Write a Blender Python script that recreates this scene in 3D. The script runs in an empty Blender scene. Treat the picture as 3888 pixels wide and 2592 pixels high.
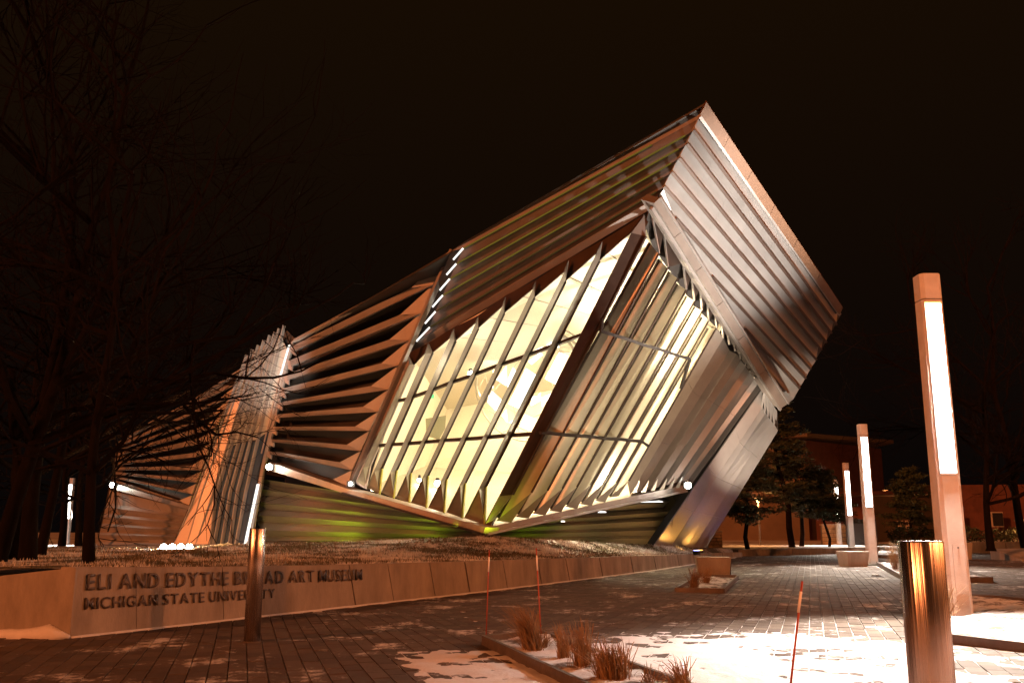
import bpy, bmesh, math, random
from mathutils import Vector, Matrix, noise
random.seed(7)
rnd = random.Random(11)
C = bpy.context.scene.collection
scn = bpy.context.scene

# ------------------------------------------------------------------ camera
PITCH = 0.2011
EYE = Vector((0, 0, 1.1))
cam_d = bpy.data.cameras.new('camera'); cam = bpy.data.objects.new('camera', cam_d); C.objects.link(cam)
cam.location = EYE; cam.rotation_euler = (math.pi/2 + PITCH, 0, 0)
cam_d.sensor_width = 36; cam_d.sensor_fit = 'HORIZONTAL'; cam_d.lens = 3503/3888*36; cam_d.clip_end = 2000
scn.camera = cam
# ------------------------------------------------------------------ night sky
W = bpy.data.worlds.new('World'); scn.world = W; W.use_nodes = True
nt = W.node_tree; nt.nodes.clear()
bg = nt.nodes.new('ShaderNodeBackground'); wo = nt.nodes.new('ShaderNodeOutputWorld')
tc = nt.nodes.new('ShaderNodeTexCoord'); sx = nt.nodes.new('ShaderNodeSeparateXYZ'); cr = nt.nodes.new('ShaderNodeValToRGB')
nt.links.new(tc.outputs['Generated'], sx.inputs[0]); nt.links.new(sx.outputs['Z'], cr.inputs[0])
cr.color_ramp.elements[0].position = 0.0; cr.color_ramp.elements[0].color = (.0022, .0014, .0014, 1)
cr.color_ramp.elements[1].position = 0.55; cr.color_ramp.elements[1].color = (.0085, .0038, .0010, 1)
nt.links.new(cr.outputs[0], bg.inputs[0]); bg.inputs[1].default_value = 1.0; nt.links.new(bg.outputs[0], wo.inputs[0])
# ------------------------------------------------------------------ sodium glow of the street behind the viewer
def lamp(kind, name, loc, energy, col, aim=None, size=.1, sizey=None, angle=None, blend=.5):
    d = bpy.data.lights.new(name, kind); d.energy = energy; d.color = col
    o = bpy.data.objects.new(name, d); C.objects.link(o); o.location = loc
    if kind == 'SUN': d.angle = angle
    elif kind == 'AREA':
        d.size = size
        if sizey: d.shape = 'RECTANGLE'; d.size_y = sizey
    else: d.shadow_soft_size = size
    if kind == 'SPOT': d.spot_size = angle; d.spot_blend = blend
    if aim is not None: o.rotation_euler = (Vector(aim) - Vector(loc)).to_track_quat('-Z', 'Y').to_euler()
    return o
lamp('SUN', 'sodium_glow', (-15, -12.5, 7), 2.4, (1.0, .25, .07), aim=(0, 0, 0), angle=math.radians(4))
# sodium lamps of the roads behind and to the right of the viewer
lamp('SPOT', 'street_lamp_glow', (12, -3, 8), 6500, (1.0, .27, .08), aim=(0, 10, 0), size=.3, angle=math.radians(62), blend=.6)
lamp('POINT', 'side_street_glow', (38, 10, 12), 20000, (1.0, .27, .07), size=.3)
scn.view_settings.view_transform = 'Standard'; scn.view_settings.look = 'None'
scn.view_settings.exposure = 0; scn.view_settings.gamma = 1; scn.view_settings.use_curve_mapping = False
scn.render.engine = 'CYCLES'
try:
    scn.cycles.use_denoising = True; scn.cycles.max_bounces = 6; scn.cycles.diffuse_bounces = 4
    scn.cycles.glossy_bounces = 4; scn.cycles.transparent_max_bounces = 12; scn.cycles.sample_clamp_indirect = 4
except Exception: pass

# ------------------------------------------------------------------ surveying helpers: photo ray -> real plane
F = 3503.; CX = 1944.; CY = 1296.
def ray(x, y):
    u = (x-CX)/F; v = (CY-y)/F
    return Vector((u, math.cos(PITCH)-v*math.sin(PITCH), math.sin(PITCH)+v*math.cos(PITCH)))
def atY(p, Y): r = ray(*p); return EYE + r*(Y/r.y)
def atZ(p, z): r = ray(*p); return EYE + r*((z-EYE.z)/r.z)
class Pl:
    def __init__(s, a, b, c, flip=None):
        s.a = Vector(a); s.n = (b-a).cross(c-a).normalized()
        if s.n.dot(s.a-EYE) > 0: s.n = -s.n          # normal faces the viewer
    def on(s, p, off=0.):
        r = ray(*p); a = s.a + s.n*off
        return EYE + r*((a-EYE).dot(s.n)/r.dot(s.n))
def crop(ox, oy, k): return lambda x, y: (ox + x/k, oy + y/k)
cl = crop(0, 1200, 1.2064); cm = crop(900, 1000, 1.3064); cg = crop(1500, 700, 1.7425)
cf = crop(1000, 700, 1.96); c1 = crop(2300, 350, 1.568); c2 = crop(2300, 1200, 1.568); crr = crop(2700, 1500, 1.436)
K1 = crop(1300, 1500, 2.6133); K2 = crop(1500, 1000, 2.6133); K3 = crop(1900, 750, 2.6133)
K4 = crop(1800, 1500, 2.6133); K5 = crop(2300, 1000, 2.6133); K6 = crop(2200, 1500, 2.6133)
K7 = crop(750, 1200, 1.65); K8 = crop(350, 1350, 1.96); K9 = crop(2750, 1600, 2.6133)
def lerp(a, b, t): return a + (b-a)*t
def lp(a, b, t): return (a[0]+(b[0]-a[0])*t, a[1]+(b[1]-a[1])*t)

# ------------------------------------------------------------------ materials
def mat(name, col, rough=.6, metal=0., emit=None, es=0., var=.25, scale=3., bump=.0, bscale=40., spec=.5, streak=None, col2=None):
    m = bpy.data.materials.new(name); m.use_nodes = True; t = m.node_tree; b = t.nodes['Principled BSDF']
    b.inputs['Roughness'].default_value = rough; b.inputs['Metallic'].default_value = metal
    b.inputs['Specular IOR Level'].default_value = spec
    co = t.nodes.new('ShaderNodeNewGeometry'); mp = t.nodes.new('ShaderNodeMapping')
    t.links.new(co.outputs['Position'], mp.inputs[0])
    if streak: mp.inputs['Scale'].default_value = streak
    n = t.nodes.new('ShaderNodeTexNoise'); n.inputs['Scale'].default_value = scale; n.inputs['Detail'].default_value = 6
    n.inputs['Roughness'].default_value = .65
    t.links.new(mp.outputs[0], n.inputs['Vector'])
    r = t.nodes.new('ShaderNodeValToRGB'); r.color_ramp.elements[0].position = .3; r.color_ramp.elements[1].position = .72
    c2_ = col2 if col2 else tuple(min(1, c*(1+var)) for c in col)
    r.color_ramp.elements[0].color = tuple(c*(1-var) for c in col)+(1,); r.color_ramp.elements[1].color = tuple(c2_)+(1,)
    t.links.new(n.outputs['Fac'], r.inputs[0]); t.links.new(r.outputs[0], b.inputs['Base Color'])
    if metal > .3:
        mr = t.nodes.new('ShaderNodeMapRange'); mr.inputs[3].default_value = max(.05, rough-.1); mr.inputs[4].default_value = rough+.12
        t.links.new(n.outputs['Fac'], mr.inputs[0]); t.links.new(mr.outputs[0], b.inputs['Roughness'])
    if bump:
        n2 = t.nodes.new('ShaderNodeTexNoise'); n2.inputs['Scale'].default_value = bscale; n2.inputs['Detail'].default_value = 5
        t.links.new(mp.outputs[0], n2.inputs['Vector'])
        bp = t.nodes.new('ShaderNodeBump'); bp.inputs['Strength'].default_value = bump; bp.inputs['Distance'].default_value = .02
        t.links.new(n2.outputs['Fac'], bp.inputs['Height']); t.links.new(bp.outputs[0], b.inputs['Normal'])
    if emit:
        b.inputs['Emission Color'].default_value = tuple(emit)+(1,); b.inputs['Emission Strength'].default_value = es
    return m
M = {}
M['steel'] = mat('steel_cladding', (.36, .33, .31), .42, .55, var=.12, scale=.8)
M['steel_dark'] = mat('steel_dark', (.05, .043, .038), .5, .4, var=.2, scale=1.)
M['pleat'] = mat('pleated_steel', (.30, .27, .25), .5, .15, var=.14, scale=.9)
M['soffit'] = mat('soffit_steel', (.42, .39, .37), .36, .5, var=.12, scale=.8)
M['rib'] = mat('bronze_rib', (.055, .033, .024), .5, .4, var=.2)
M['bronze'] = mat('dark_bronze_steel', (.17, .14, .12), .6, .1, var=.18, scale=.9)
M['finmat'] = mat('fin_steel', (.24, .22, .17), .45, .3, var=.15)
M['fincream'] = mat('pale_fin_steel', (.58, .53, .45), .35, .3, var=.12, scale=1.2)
M['limeedge'] = mat('lime_lit_edge', (.42, .45, .06), .5, 0, var=.08)  # lime light on the fin edges, put into their colour
M['sodium_tint'] = mat('sodium_tinted_fascia', (.15, .075, .04), .5, .3, var=.15)  # orange street light on the steel fascia, put into its colour
M['beam'] = mat('beam_cladding', (.46, .40, .34), .5, .1, var=.12)
M['alu'] = mat('bright_alu', (.6, .58, .56), .3, .85, var=.08, scale=2)
M['cream'] = mat('cream_plaster', (.78, .73, .6), .8, 0, var=.04, scale=.7)
M['floor_in'] = mat('pale_floor', (.6, .55, .45), .35, 0, var=.08, scale=1.2)
M['concrete'] = mat('cast_concrete', (.30, .265, .23), .8, 0, var=.38, scale=2.2, bump=.25, bscale=60, streak=(1, 1, .35))
M['concrete2'] = mat('post_concrete', (.58, .55, .53), .75, 0, var=.12, scale=5, bump=.15, bscale=90)
M['letters'] = mat('letter_metal', (.13, .105, .09), .45, .3, var=.15, scale=8)
M['chrome'] = mat('brushed_steel', (.68, .62, .58), .24, 1., var=.12, scale=6, streak=(30, 30, .012), bump=.22, bscale=3.2)
M['kerb'] = mat('weathered_steel_edging', (.12, .10, .09), .6, .3, var=.3, scale=5, bump=.2)
M['snow'] = mat('snow', (.72, .72, .74), .7, 0, var=.06, scale=6, bump=.5, bscale=25)
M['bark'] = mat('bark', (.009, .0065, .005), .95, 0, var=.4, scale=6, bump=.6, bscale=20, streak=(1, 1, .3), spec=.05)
M['pine'] = mat('pine_needles', (.035, .05, .022), .8, 0, var=.5, scale=2.5)
M['hedge'] = mat('hedge_leaves', (.03, .042, .02), .8, 0, var=.5, scale=2.)
M['straw'] = mat('dry_grass', (.26, .16, .075), .8, 0, var=.35, scale=9)
M['stake'] = mat('orange_fibreglass', (.36, .06, .02), .45, 0, var=.1, scale=5)
M['band'] = mat('reflective_band', (.85, .82, .8), .4, 0, var=.03, emit=None)
M['brick'] = mat('dark_brick', (.11, .04, .028), .85, 0, var=.3, scale=1.2)
M['facade'] = mat('tan_facade', (.15, .11, .075), .85, 0, var=.2, scale=.5)
M['glassdark'] = mat('dark_window', (.02, .022, .025), .12, 0, var=.1)
M['frame'] = mat('window_frame', (.4, .36, .32), .6, 0, var=.08)
M['stone'] = mat('rubble_stone', (.42, .32, .2), .85, 0, var=.4, scale=2.5, bump=.5, bscale=8)
M['black'] = mat('black_housing', (.02, .02, .02), .5, .2, var=.1)
def emis(name, col, s):
    m = bpy.data.materials.new(name); m.use_nodes = True; t = m.node_tree; t.nodes.clear()
    e = t.nodes.new('ShaderNodeEmission'); o = t.nodes.new('ShaderNodeOutputMaterial')
    e.inputs[0].default_value = tuple(col)+(1,); e.inputs[1].default_value = s; t.links.new(e.outputs[0], o.inputs[0]); return m
M['tube'] = emis('lamp_tube', (1, .93, .84), 14)
M['bulb'] = emis('flood_bulb', (1, .93, .78), 60)
M['bulb_s'] = emis('small_bulb', (1, .86, .6), 30)
M['bulb_o'] = emis('sodium_bulb', (1, .5, .18), 30)
M['bulb_b'] = emis('blue_led', (.35, .4, 1.), 6)
M['panel_l'] = emis('mosaic_light', (1, .98, .92), 3.2)
M['warmwin'] = emis('lit_window', (1, .75, .25), .9)
M['teal'] = emis('teal_window', (.35, .75, .7), .35)
M['exit'] = emis('green_exit', (.15, 1, .35), 1.6)
M['limeline'] = emis('lime_step_glow', (.13, .10, .012), 1.); M['limeline2'] = emis('dim_lime_step_glow', (.06, .036, .009), 1.)  # lime light caught by the band steps, put into a glow
M['edge_glow'] = emis('glowing_edge', (1, .97, .9), 1.6)
# glass pane: transparent with a fresnel sheen
g = bpy.data.materials.new('clear_glass'); g.use_nodes = True; t = g.node_tree; t.nodes.clear()
tr = t.nodes.new('ShaderNodeBsdfTransparent'); gl = t.nodes.new('ShaderNodeBsdfGlossy'); mx = t.nodes.new('ShaderNodeMixShader')
fr = t.nodes.new('ShaderNodeMapRange'); lw = t.nodes.new('ShaderNodeLayerWeight'); oo = t.nodes.new('ShaderNodeOutputMaterial'); lw.inputs[0].default_value = .5
t.links.new(lw.outputs['Facing'], fr.inputs[0]); fr.inputs[1].default_value = .3; fr.inputs[3].default_value = .02; fr.inputs[4].default_value = .22
tr.inputs[0].default_value = (.97, .96, .93, 1); gl.inputs['Roughness'].default_value = .03
t.links.new(fr.outputs[0], mx.inputs[0]); t.links.new(tr.outputs[0], mx.inputs[1]); t.links.new(gl.outputs[0], mx.inputs[2]); t.links.new(mx.outputs[0], oo.inputs[0])
M['glass'] = g
def snowy(name, base, base2, cover, scale=1.3, stretch=(1, 1, 1), rough=.8, bump=.3, fine=14., snowcol=(.66, .66, .68)):
    m = bpy.data.materials.new(name); m.use_nodes = True; t = m.node_tree; b = t.nodes['Principled BSDF']; b.inputs['Roughness'].default_value = rough
    b.inputs['Specular IOR Level'].default_value = .25
    co = t.nodes.new('ShaderNodeNewGeometry'); mp = t.nodes.new('ShaderNodeMapping'); mp.inputs['Scale'].default_value = stretch
    t.links.new(co.outputs['Position'], mp.inputs[0])
    def N(s, d=6, r=.6):
        n = t.nodes.new('ShaderNodeTexNoise'); n.inputs['Scale'].default_value = s; n.inputs['Detail'].default_value = d
        n.inputs['Roughness'].default_value = r; t.links.new(mp.outputs[0], n.inputs['Vector']); return n
    a = N(scale, 8, .7); f = N(fine, 6, .7); c = N(scale*.5+5, 3)
    mixc = t.nodes.new('ShaderNodeMix'); mixc.data_type = 'RGBA'; mixc.inputs[6].default_value = tuple(base)+(1,); mixc.inputs[7].default_value = tuple(base2)+(1,)
    t.links.new(c.outputs['Fac'], mixc.inputs[0])
    ad = t.nodes.new('ShaderNodeMath'); ad.operation = 'MULTIPLY_ADD'; ad.inputs[1].default_value = .45
    t.links.new(f.outputs['Fac'], ad.inputs[0]); t.links.new(a.outputs['Fac'], ad.inputs[2])
    mr = t.nodes.new('ShaderNodeMapRange'); mr.inputs[1].default_value = .725+cover; mr.inputs[2].default_value = .84+cover
    t.links.new(ad.outputs[0], mr.inputs[0])
    mix2 = t.nodes.new('ShaderNodeMix'); mix2.data_type = 'RGBA'; mix2.inputs[7].default_value = tuple(snowcol)+(1,)
    t.links.new(mr.outputs[0], mix2.inputs[0]); t.links.new(mixc.outputs[2], mix2.inputs[6]); t.links.new(mix2.outputs[2], b.inputs['Base Color'])
    bp = t.nodes.new('ShaderNodeBump'); bp.inputs['Strength'].default_value = bump; bp.inputs['Distance'].default_value = .03
    t.links.new(f.outputs['Fac'], bp.inputs['Height']); t.links.new(bp.outputs[0], b.inputs['Normal'])
    return m
M['paver'] = snowy('frosted_paver', (.085, .065, .055), (.14, .11, .09), .055, 1.1, (1.1, .8, 1), fine=9)
M['paver_b'] = snowy('frosted_paver_dark', (.06, .047, .04), (.11, .085, .07), .07, 1.1, (1.1, .8, 1), fine=9)
M['joint'] = snowy('snow_filled_joint', (.10, .08, .07), (.2, .17, .15), -.12, 2.)
M['lawn'] = snowy('frosted_lawn', (.06, .055, .028), (.14, .12, .07), -.04, .7, (1, 1.0, 1), fine=8., bump=.9)
M['farlawn'] = snowy('snowy_ground', (.09, .07, .045), (.2, .16, .12), -.12, .3, (1, 1, 1), fine=3)

# ------------------------------------------------------------------ mesh helpers
def tag(o, label=None, cat=None, group=None, kind=None):
    if label: o['label'] = label
    if cat: o['category'] = cat
    if group: o['group'] = group
    if kind: o['kind'] = kind
    return o
def thing(name, label, cat, loc=(0, 0, 0), group=None, rz=0):
    o = bpy.data.objects.new(name, None); C.objects.link(o); o.location = loc; o.rotation_euler = (0, 0, rz); o.empty_display_size = .3
    return tag(o, label, cat, group)
def link(name, me, m=None, parent=None, local=False):
    o = bpy.data.objects.new(name, me); C.objects.link(o)
    if m and not me.materials: me.materials.append(m)
    if parent:
        o.parent = parent
    return o
def root_loc(p):
    l = Vector((0, 0, 0))
    while p: l += p.location; p = p.parent
    return l
def mesh(name, vs, fs, m, parent=None, smooth=False, label=None, world=True):
    """vertices given in world space; the object is placed relative to its parent"""
    off = root_loc(parent) if (parent and world) else Vector((0, 0, 0))
    cen = Vector((0, 0, 0))
    vv = [Vector(v) for v in vs]
    for v in vv: cen += v
    cen /= len(vv)
    me = bpy.data.meshes.new(name); me.from_pydata([tuple(v-cen) for v in vv], [], fs); me.materials.append(m)
    if smooth:
        me.polygons.foreach_set('use_smooth', [True]*len(me.polygons))
    o = bpy.data.objects.new(name, me); C.objects.link(o); o.location = cen - off
    if parent: o.parent = parent
    if label: o['label'] = label
    return o
def plate(name, pts, back, m, parent=None, label=None):
    """polygon (ordered) given thickness along vector back"""
    n = len(pts); b = Vector(back)
    vs = [Vector(p) for p in pts] + [Vector(p)+b for p in pts]
    fs = [tuple(range(n)), tuple(range(2*n-1, n-1, -1))] + [(i, i+n, (i+1) % n+n, (i+1) % n) for i in range(n)]
    o = mesh(name, vs, fs, m, parent, label=label)
    bm = bmesh.new(); bm.from_mesh(o.data); bmesh.ops.recalc_face_normals(bm, faces=bm.faces); bm.to_mesh(o.data); bm.free()
    return o
class MB:
    def __init__(s): s.v = []; s.f = []
    def box(s, c, d, rz=0, taper=1.):
        c = Vector(c); n = len(s.v); ca, sa = math.cos(rz), math.sin(rz)
        for z in (-1, 1):
            k = taper if z > 0 else 1
            for x, y in ((-1, -1), (1, -1), (1, 1), (-1, 1)):
                a, b = x*d[0]/2*k, y*d[1]/2*k
                s.v.append(c+Vector((a*ca-b*sa, a*sa+b*ca, z*d[2]/2)))
        s.f += [(n, n+3, n+2, n+1), (n+4, n+5, n+6, n+7), (n, n+1, n+5, n+4), (n+1, n+2, n+6, n+5), (n+2, n+3, n+7, n+6), (n+3, n, n+4, n+7)]
        return s
    def tube(s, pts, rad, k=6, cap=True):
        n0 = len(s.v); pts = [Vector(p) for p in pts]
        for i, p in enumerate(pts):
            d = (pts[min(i+1, len(pts)-1)] - pts[max(i-1, 0)]).normalized()
            a = d.cross(Vector((0, 0, 1))) if abs(d.z) < .9 else d.cross(Vector((1, 0, 0)))
            a.normalize(); b = d.cross(a); r = rad[i] if isinstance(rad, (list, tuple)) else rad
            for j in range(k):
                t_ = 2*math.pi*j/k; s.v.append(p + a*math.cos(t_)*r + b*math.sin(t_)*r)
        for i in range(len(pts)-1):
            for j in range(k):
                s.f.append((n0+i*k+j, n0+i*k+(j+1) % k, n0+(i+1)*k+(j+1) % k, n0+(i+1)*k+j))
        if cap:
            s.f.append(tuple(n0+j for j in reversed(range(k)))); s.f.append(tuple(n0+(len(pts)-1)*k+j for j in range(k)))
        return s
    def lathe(s, c, prof, k=24):
        n0 = len(s.v); c = Vector(c)
        for r, z in prof:
            for j in range(k):
                t_ = 2*math.pi*j/k; s.v.append(c+Vector((r*math.cos(t_), r*math.sin(t_), z)))
        for i in range(len(prof)-1):
            for j in range(k):
                s.f.append((n0+i*k+j, n0+i*k+(j+1) % k, n0+(i+1)*k+(j+1) % k, n0+(i+1)*k+j))
        s.f.append(tuple(n0+j for j in reversed(range(k)))); s.f.append(tuple(n0+(len(prof)-1)*k+j for j in range(k)))
        return s
    def build(s, name, m, parent=None, smooth=False, label=None, world=True): return mesh(name, s.v, s.f, m, parent, smooth, label, world)
def bar(name, a, b, w, h, m, parent, up=Vector((0, 0, 1)), label=None):
    a = Vector(a); b = Vector(b); d = (b-a).normalized(); sd = d.cross(up).normalized(); u = sd.cross(d).normalized()
    vs = []
    for p in (a, b):
        for i, j in ((-1, -1), (1, -1), (1, 1), (-1, 1)): vs.append(p+sd*(i*w/2)+u*(j*h/2))
    fs = [(0, 3, 2, 1), (4, 5, 6, 7), (0, 1, 5, 4), (1, 2, 6, 5), (2, 3, 7, 6), (3, 0, 4, 7)]
    return mesh(name, vs, fs, m, parent, label=label)

# ================================================================== THE MUSEUM
museum = thing('art_museum', 'tilted pleated steel museum building with glowing glazed corner behind the concrete sign wall', 'building', (0, 31, 0))
C0 = atY((1838, 2022), 26); T0 = atY((2458, 813), 24.5); GLb = atY((1336, 1838), 31.5); R0 = atY((2620, 1845), 33)
L = Pl(C0, T0, GLb); R = Pl(C0, T0, R0)
HL = .36; HR = .42          # how far the fins stand off the glass
# ---- left glass: panes and fins. corners measured along the facade
bL = [K1(145, 850), K1(240, 915), K1(385, 962), K1(528, 1015), K1(680, 1062), K1(850, 1115), K1(1030, 1160), K1(1208, 1215), K4(115, 1275)]
bR = [K1(235, 925), K1(370, 985), K1(510, 1022), K1(665, 1062), K1(835, 1115), K1(1010, 1165), K1(1190, 1217), K1(1412, 1285), K4(190, 1240)]
ap = [K1(275, 700), K1(395, 730), K1(540, 745), K1(680, 772), K1(850, 800), K1(1035, 832), K1(1220, 872), K1(1425, 905), K4(385, 985)]
TR = [K2(190, 1008), K2(378, 885), K2(605, 770), K2(828, 645), K2(1085, 495), K2(1385, 340), K3(650, 830), K3(985, 630), K3(1445, 385)]
TL = [K2(140, 1000), K2(300, 895), K2(545, 745), K2(800, 595), K2(1065, 430), K2(1368, 255), K3(635, 740), K3(950, 560), K3(1300, 350)]
tip = [K2(130, 900), K2(335, 790), K2(590, 640), K2(830, 520), K2(1105, 320), K2(1400, 170), K3(685, 610), K3(1015, 430), K3(1430, 175)]
for i in range(9):
    th = ray(1850, 1500).normalized()*.05
    kx = lp(bL[i], TL[i], max(.02, (bL[i][1]-ap[i][1]-6)/(bL[i][1]-TL[i][1])))
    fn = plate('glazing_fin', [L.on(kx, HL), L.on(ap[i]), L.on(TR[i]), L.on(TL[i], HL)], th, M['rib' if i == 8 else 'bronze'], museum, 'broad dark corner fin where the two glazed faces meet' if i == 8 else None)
    plate('fin_flare', [L.on(bL[i], HL), L.on(bR[i]), L.on(ap[i]), L.on(kx, HL)], th, M['finmat'], museum)
    plate('fin_point', [L.on(TL[i], HL), L.on(TR[i]), L.on(tip[i], HL*.6)], th, M['bronze'], museum)
for i in range(1, 9):
    bar('fin_root', L.on(ap[i], .02), L.on(TR[i], .02), .05, .05, M['steel_dark'], museum, up=L.n)
for i in range(1, 8): bar('fin_edge', L.on(bR[i], .03), L.on(ap[i], .03), .05, .05, M['limeedge'], museum, up=L.n)
_cs = (L.n+R.n)*-.09
bar('corner_sun_block', L.on((1846, 2010))+_cs, L.on((2455, 838))+_cs, .18, .18, M['steel_dark'], museum)  # added bar, stops low sun passing through the glass corner
# panes of the left glass, three rows split by the transoms
tu = [K2(40, 1360), K2(115, 1345), K2(330, 1270), K2(560, 1180), K2(740, 1120), K2(1000, 1020), K2(1250, 935), K2(1530, 830), K3(800, 1365)]
tl_ = [K1(370, 500), K1(440, 492), K1(640, 480), K1(800, 468), K1(1000, 450), K1(1190, 438), K1(1420, 420), K1(1568, 405), K4(565, 385)]
rootline_b = [K1(270, 920)] + bR[1:]
for i in range(8):
    x0, x1 = (bR[i], bR[i+1])
    rows = [(bR[i], bR[i+1], tl_[i], tl_[i+1]), (tl_[i], tl_[i+1], tu[i], tu[i+1]), (tu[i], tu[i+1], TR[i], TR[i+1])]
    for (p, q, r_, s_) in rows:
        plate('glass_pane', [L.on(p, -.03), L.on(q, -.03), L.on(s_, -.03), L.on(r_, -.03)], L.n*-.012, M['glass'], museum)
for rowp in (tu, tl_):
    for i in range(8):
        bar('transom', L.on(rowp[i], .03), L.on(rowp[i+1], .03), .10, .07, M['steel_dark'], museum, up=L.n)
# brown soffit teeth over the left glass
for i in range(8):
    a0, a1 = tip[i], tip[i+1]
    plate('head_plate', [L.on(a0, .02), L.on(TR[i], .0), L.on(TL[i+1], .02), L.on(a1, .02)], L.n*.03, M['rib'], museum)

# ---- right glass
bRt = [K4(187, 1300), K4(370, 1262), K4(540, 1222), K4(705, 1192), K4(865, 1158), K4(1020, 1127), K4(1165, 1097), K4(1300, 1062)]
slt = [K4(225, 1243), K4(415, 1205), K4(585, 1170), K4(745, 1145), K4(905, 1105), K4(1055, 1078), K4(1200, 1047), K4(1335, 1015)]
kne = [K4(570, 965), K4(730, 945), K4(875, 925), K4(1020, 910), K4(1155, 890), K4(1280, 880), K4(1410, 870), K4(1535, 850)]
rTL = [(2466, 922), (2503, 984), (2541, 1033), (2571, 1078), (2603, 1123), (2634, 1164), (2662, 1204), (2687, 1246)]
rTR = [(2501, 964), (2535, 1018), (2573, 1058), (2606, 1100), (2637, 1142), (2665, 1180), (2691, 1217), (2720, 1245)]
for i in range(8):
    bt = bRt[i+1] if i < 7 else K6(390, 1000)
    pts = [R.on(slt[i]), R.on(kne[i], HR), R.on(rTR[i], HR), R.on(rTL[i])]
    plate('fin_flare', [R.on(slt[i], .02), R.on(bt, HR*.5), R.on(kne[i], HR)], ray(2350, 1400).normalized()*.05, M['pleat'], museum)
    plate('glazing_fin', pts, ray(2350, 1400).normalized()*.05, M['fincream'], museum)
for i in range(8):
    bar('fin_root', R.on(lp(slt[i], rTL[i], .01), .03), R.on(rTL[i], .03), .06, .05, M['steel_dark'], museum, up=R.n)
    bar('fin_edge', R.on(kne[i], HR+.01), R.on(rTR[i], HR+.01), .045, .04, M['rib'], museum, up=R.n)
def rroot(i, t):   # a point on the i-th root line (t 0 bottom .. 1 top) in photo px
    return lp(slt[i], rTL[i], t)
# transoms cross each root line
def cross_y(i, base, slope):
    a, b = slt[i], rTL[i]
    for k in range(400):
        t = k/400; p = lp(a, b, t)
        if p[1] < base + slope*(p[0]-2060): return t
    return .5
tlo = [cross_y(i, 1643, .085) for i in range(8)]; thi = [cross_y(i, 1190, .31) for i in range(8)]
corner_b, corner_t = K4(190, 1240), K3(1445, 385)
def rootpt(i, t): return lp(corner_b, corner_t, t) if i < 0 else rroot(i, t)
tlo = [.42] + tlo; thi = [.735] + thi
tlo[0] = max(0, tlo[1]-.01); thi[0] = thi[1]+.03
right_edge = [K6(480, 860), K6(680, 500), K5(745, 1240), (2725, 1245)]
for i in range(-1, 8):
    tt = [0, tlo[i+1], thi[i+1], 1.]
    for k in range(3):
        p, q = rootpt(i, tt[k]), rootpt(i, tt[k+1])
        if i < 7:
            t2 = [0, tlo[i+2], thi[i+2], 1.]; r_, s_ = rootpt(i+1, t2[k]), rootpt(i+1, t2[k+1])
        else: r_, s_ = right_edge[k], right_edge[k+1]
        plate('glass_pane', [R.on(p, -.03), R.on(r_, -.03), R.on(s_, -.03), R.on(q, -.03)], R.n*-.012, M['glass'], museum)
        if k: bar('transom', R.on(p, HR+.03), R.on(r_, HR+.03), .085, .08, M['steel_dark'], museum, up=R.n)  # dark bar before the fins also stands in for transom shadows
# brown teeth between the fin heads and the beam
pk = [K5(690, 0), K5(765, 0), K5(850, 128), K5(935, 245), K5(1005, 362), K5(1080, 468), K5(1142, 565), K5(1205, 660), K5(1262, 750), K5(1325, 850), K5(1390, 935), K5(1440, 1010), K5(1490, 1085), K5(1540, 1150)]
kn2 = [K5(715, 150), K5(800, 260), K5(880, 370), K5(955, 465), K5(1022, 570), K5(1100, 640), K5(1165, 740), K5(1225, 805), K5(1285, 870), K5(1335, 945), K5(1385, 1012), K5(1430, 1072), K5(1472, 1130)]
pk = [c1(278, 745), c1(345, 840)] + pk[1:]
kn2 = [c1(318, 960), c1(370, 1040)] + kn2[1:]
for i in range(len(kn2)):
    pts = [R.on(kn2[i], HR), R.on(pk[i], .05), R.on(pk[i+1] if i+1 < len(pk) else pk[-1], .05)]
    if i == len(kn2)-1 and len(pk) <= i+1: continue
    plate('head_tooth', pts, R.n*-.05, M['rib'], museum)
    bar('tooth_lip', R.on(kn2[i], HR+.03), R.on(pk[i], .1), .035, .05, M['steel'], museum, up=R.n)
# dark soffit closing behind the teeth
plate('head_closer', [R.on((2450, 850), .01), R.on((2478, 935), .01), R.on((2545, 1030), .01), R.on((2640, 1165), .01), R.on((2725, 1247), .01), R.on((2740, 1180), .01), R.on((2500, 800), .01), R.on((2470, 780), .01)], R.n*-.03, M['steel_dark'], museum)
# ---- opaque plates to the right of the glass up to the crease
tops = [(2722, 1246)] + [c2(*p) for p in ((700, 130), (738, 205), (780, 225), (806, 262), (833, 300), (858, 335), (885, 375), (908, 400), (932, 420))]
bots = [K6(480, 862), K6(505, 985), K6(600, 955), K6(690, 935), K6(775, 915), K6(860, 890), K6(945, 870), K6(1020, 850), K6(1070, 850), K6(1110, 880)]
for i in range(9):
    w = .19 if i % 2 == 0 else .10
    for k in range(3):
        a0, a1 = k/3+.001, (k+1)/3-.001
        pts = [R.on(lp(bots[i], tops[i], a0), -.02), R.on(lp(bots[i+1], tops[i+1], a0), w), R.on(lp(bots[i+1], tops[i+1], a1), w), R.on(lp(bots[i], tops[i], a1), -.02)]
        plate('wall_plate', pts, R.n*-.03, M['bronze' if i < 4 else 'steel'], museum)  # first plates darker, their unlit look put into the colour
plate('wall_backing', [R.on(bots[0], -.12), R.on(K6(1110, 900), -.12), R.on(tops[-1], -.12), R.on(tops[0], -.12)], R.n*-.2, M['steel_dark'], museum)
# small blades standing on the beam in front of those plates
for (x, y) in ((600, 850), (690, 845), (780, 832), (870, 822), (950, 812), (1025, 805)):
    plate('blade_tip', [R.on(K6(x, y), .25), R.on(K6(x-75, y+118), .2), R.on(K6(x-30, y+112), .3)], R.n*-.03, M['alu'], museum)
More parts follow.
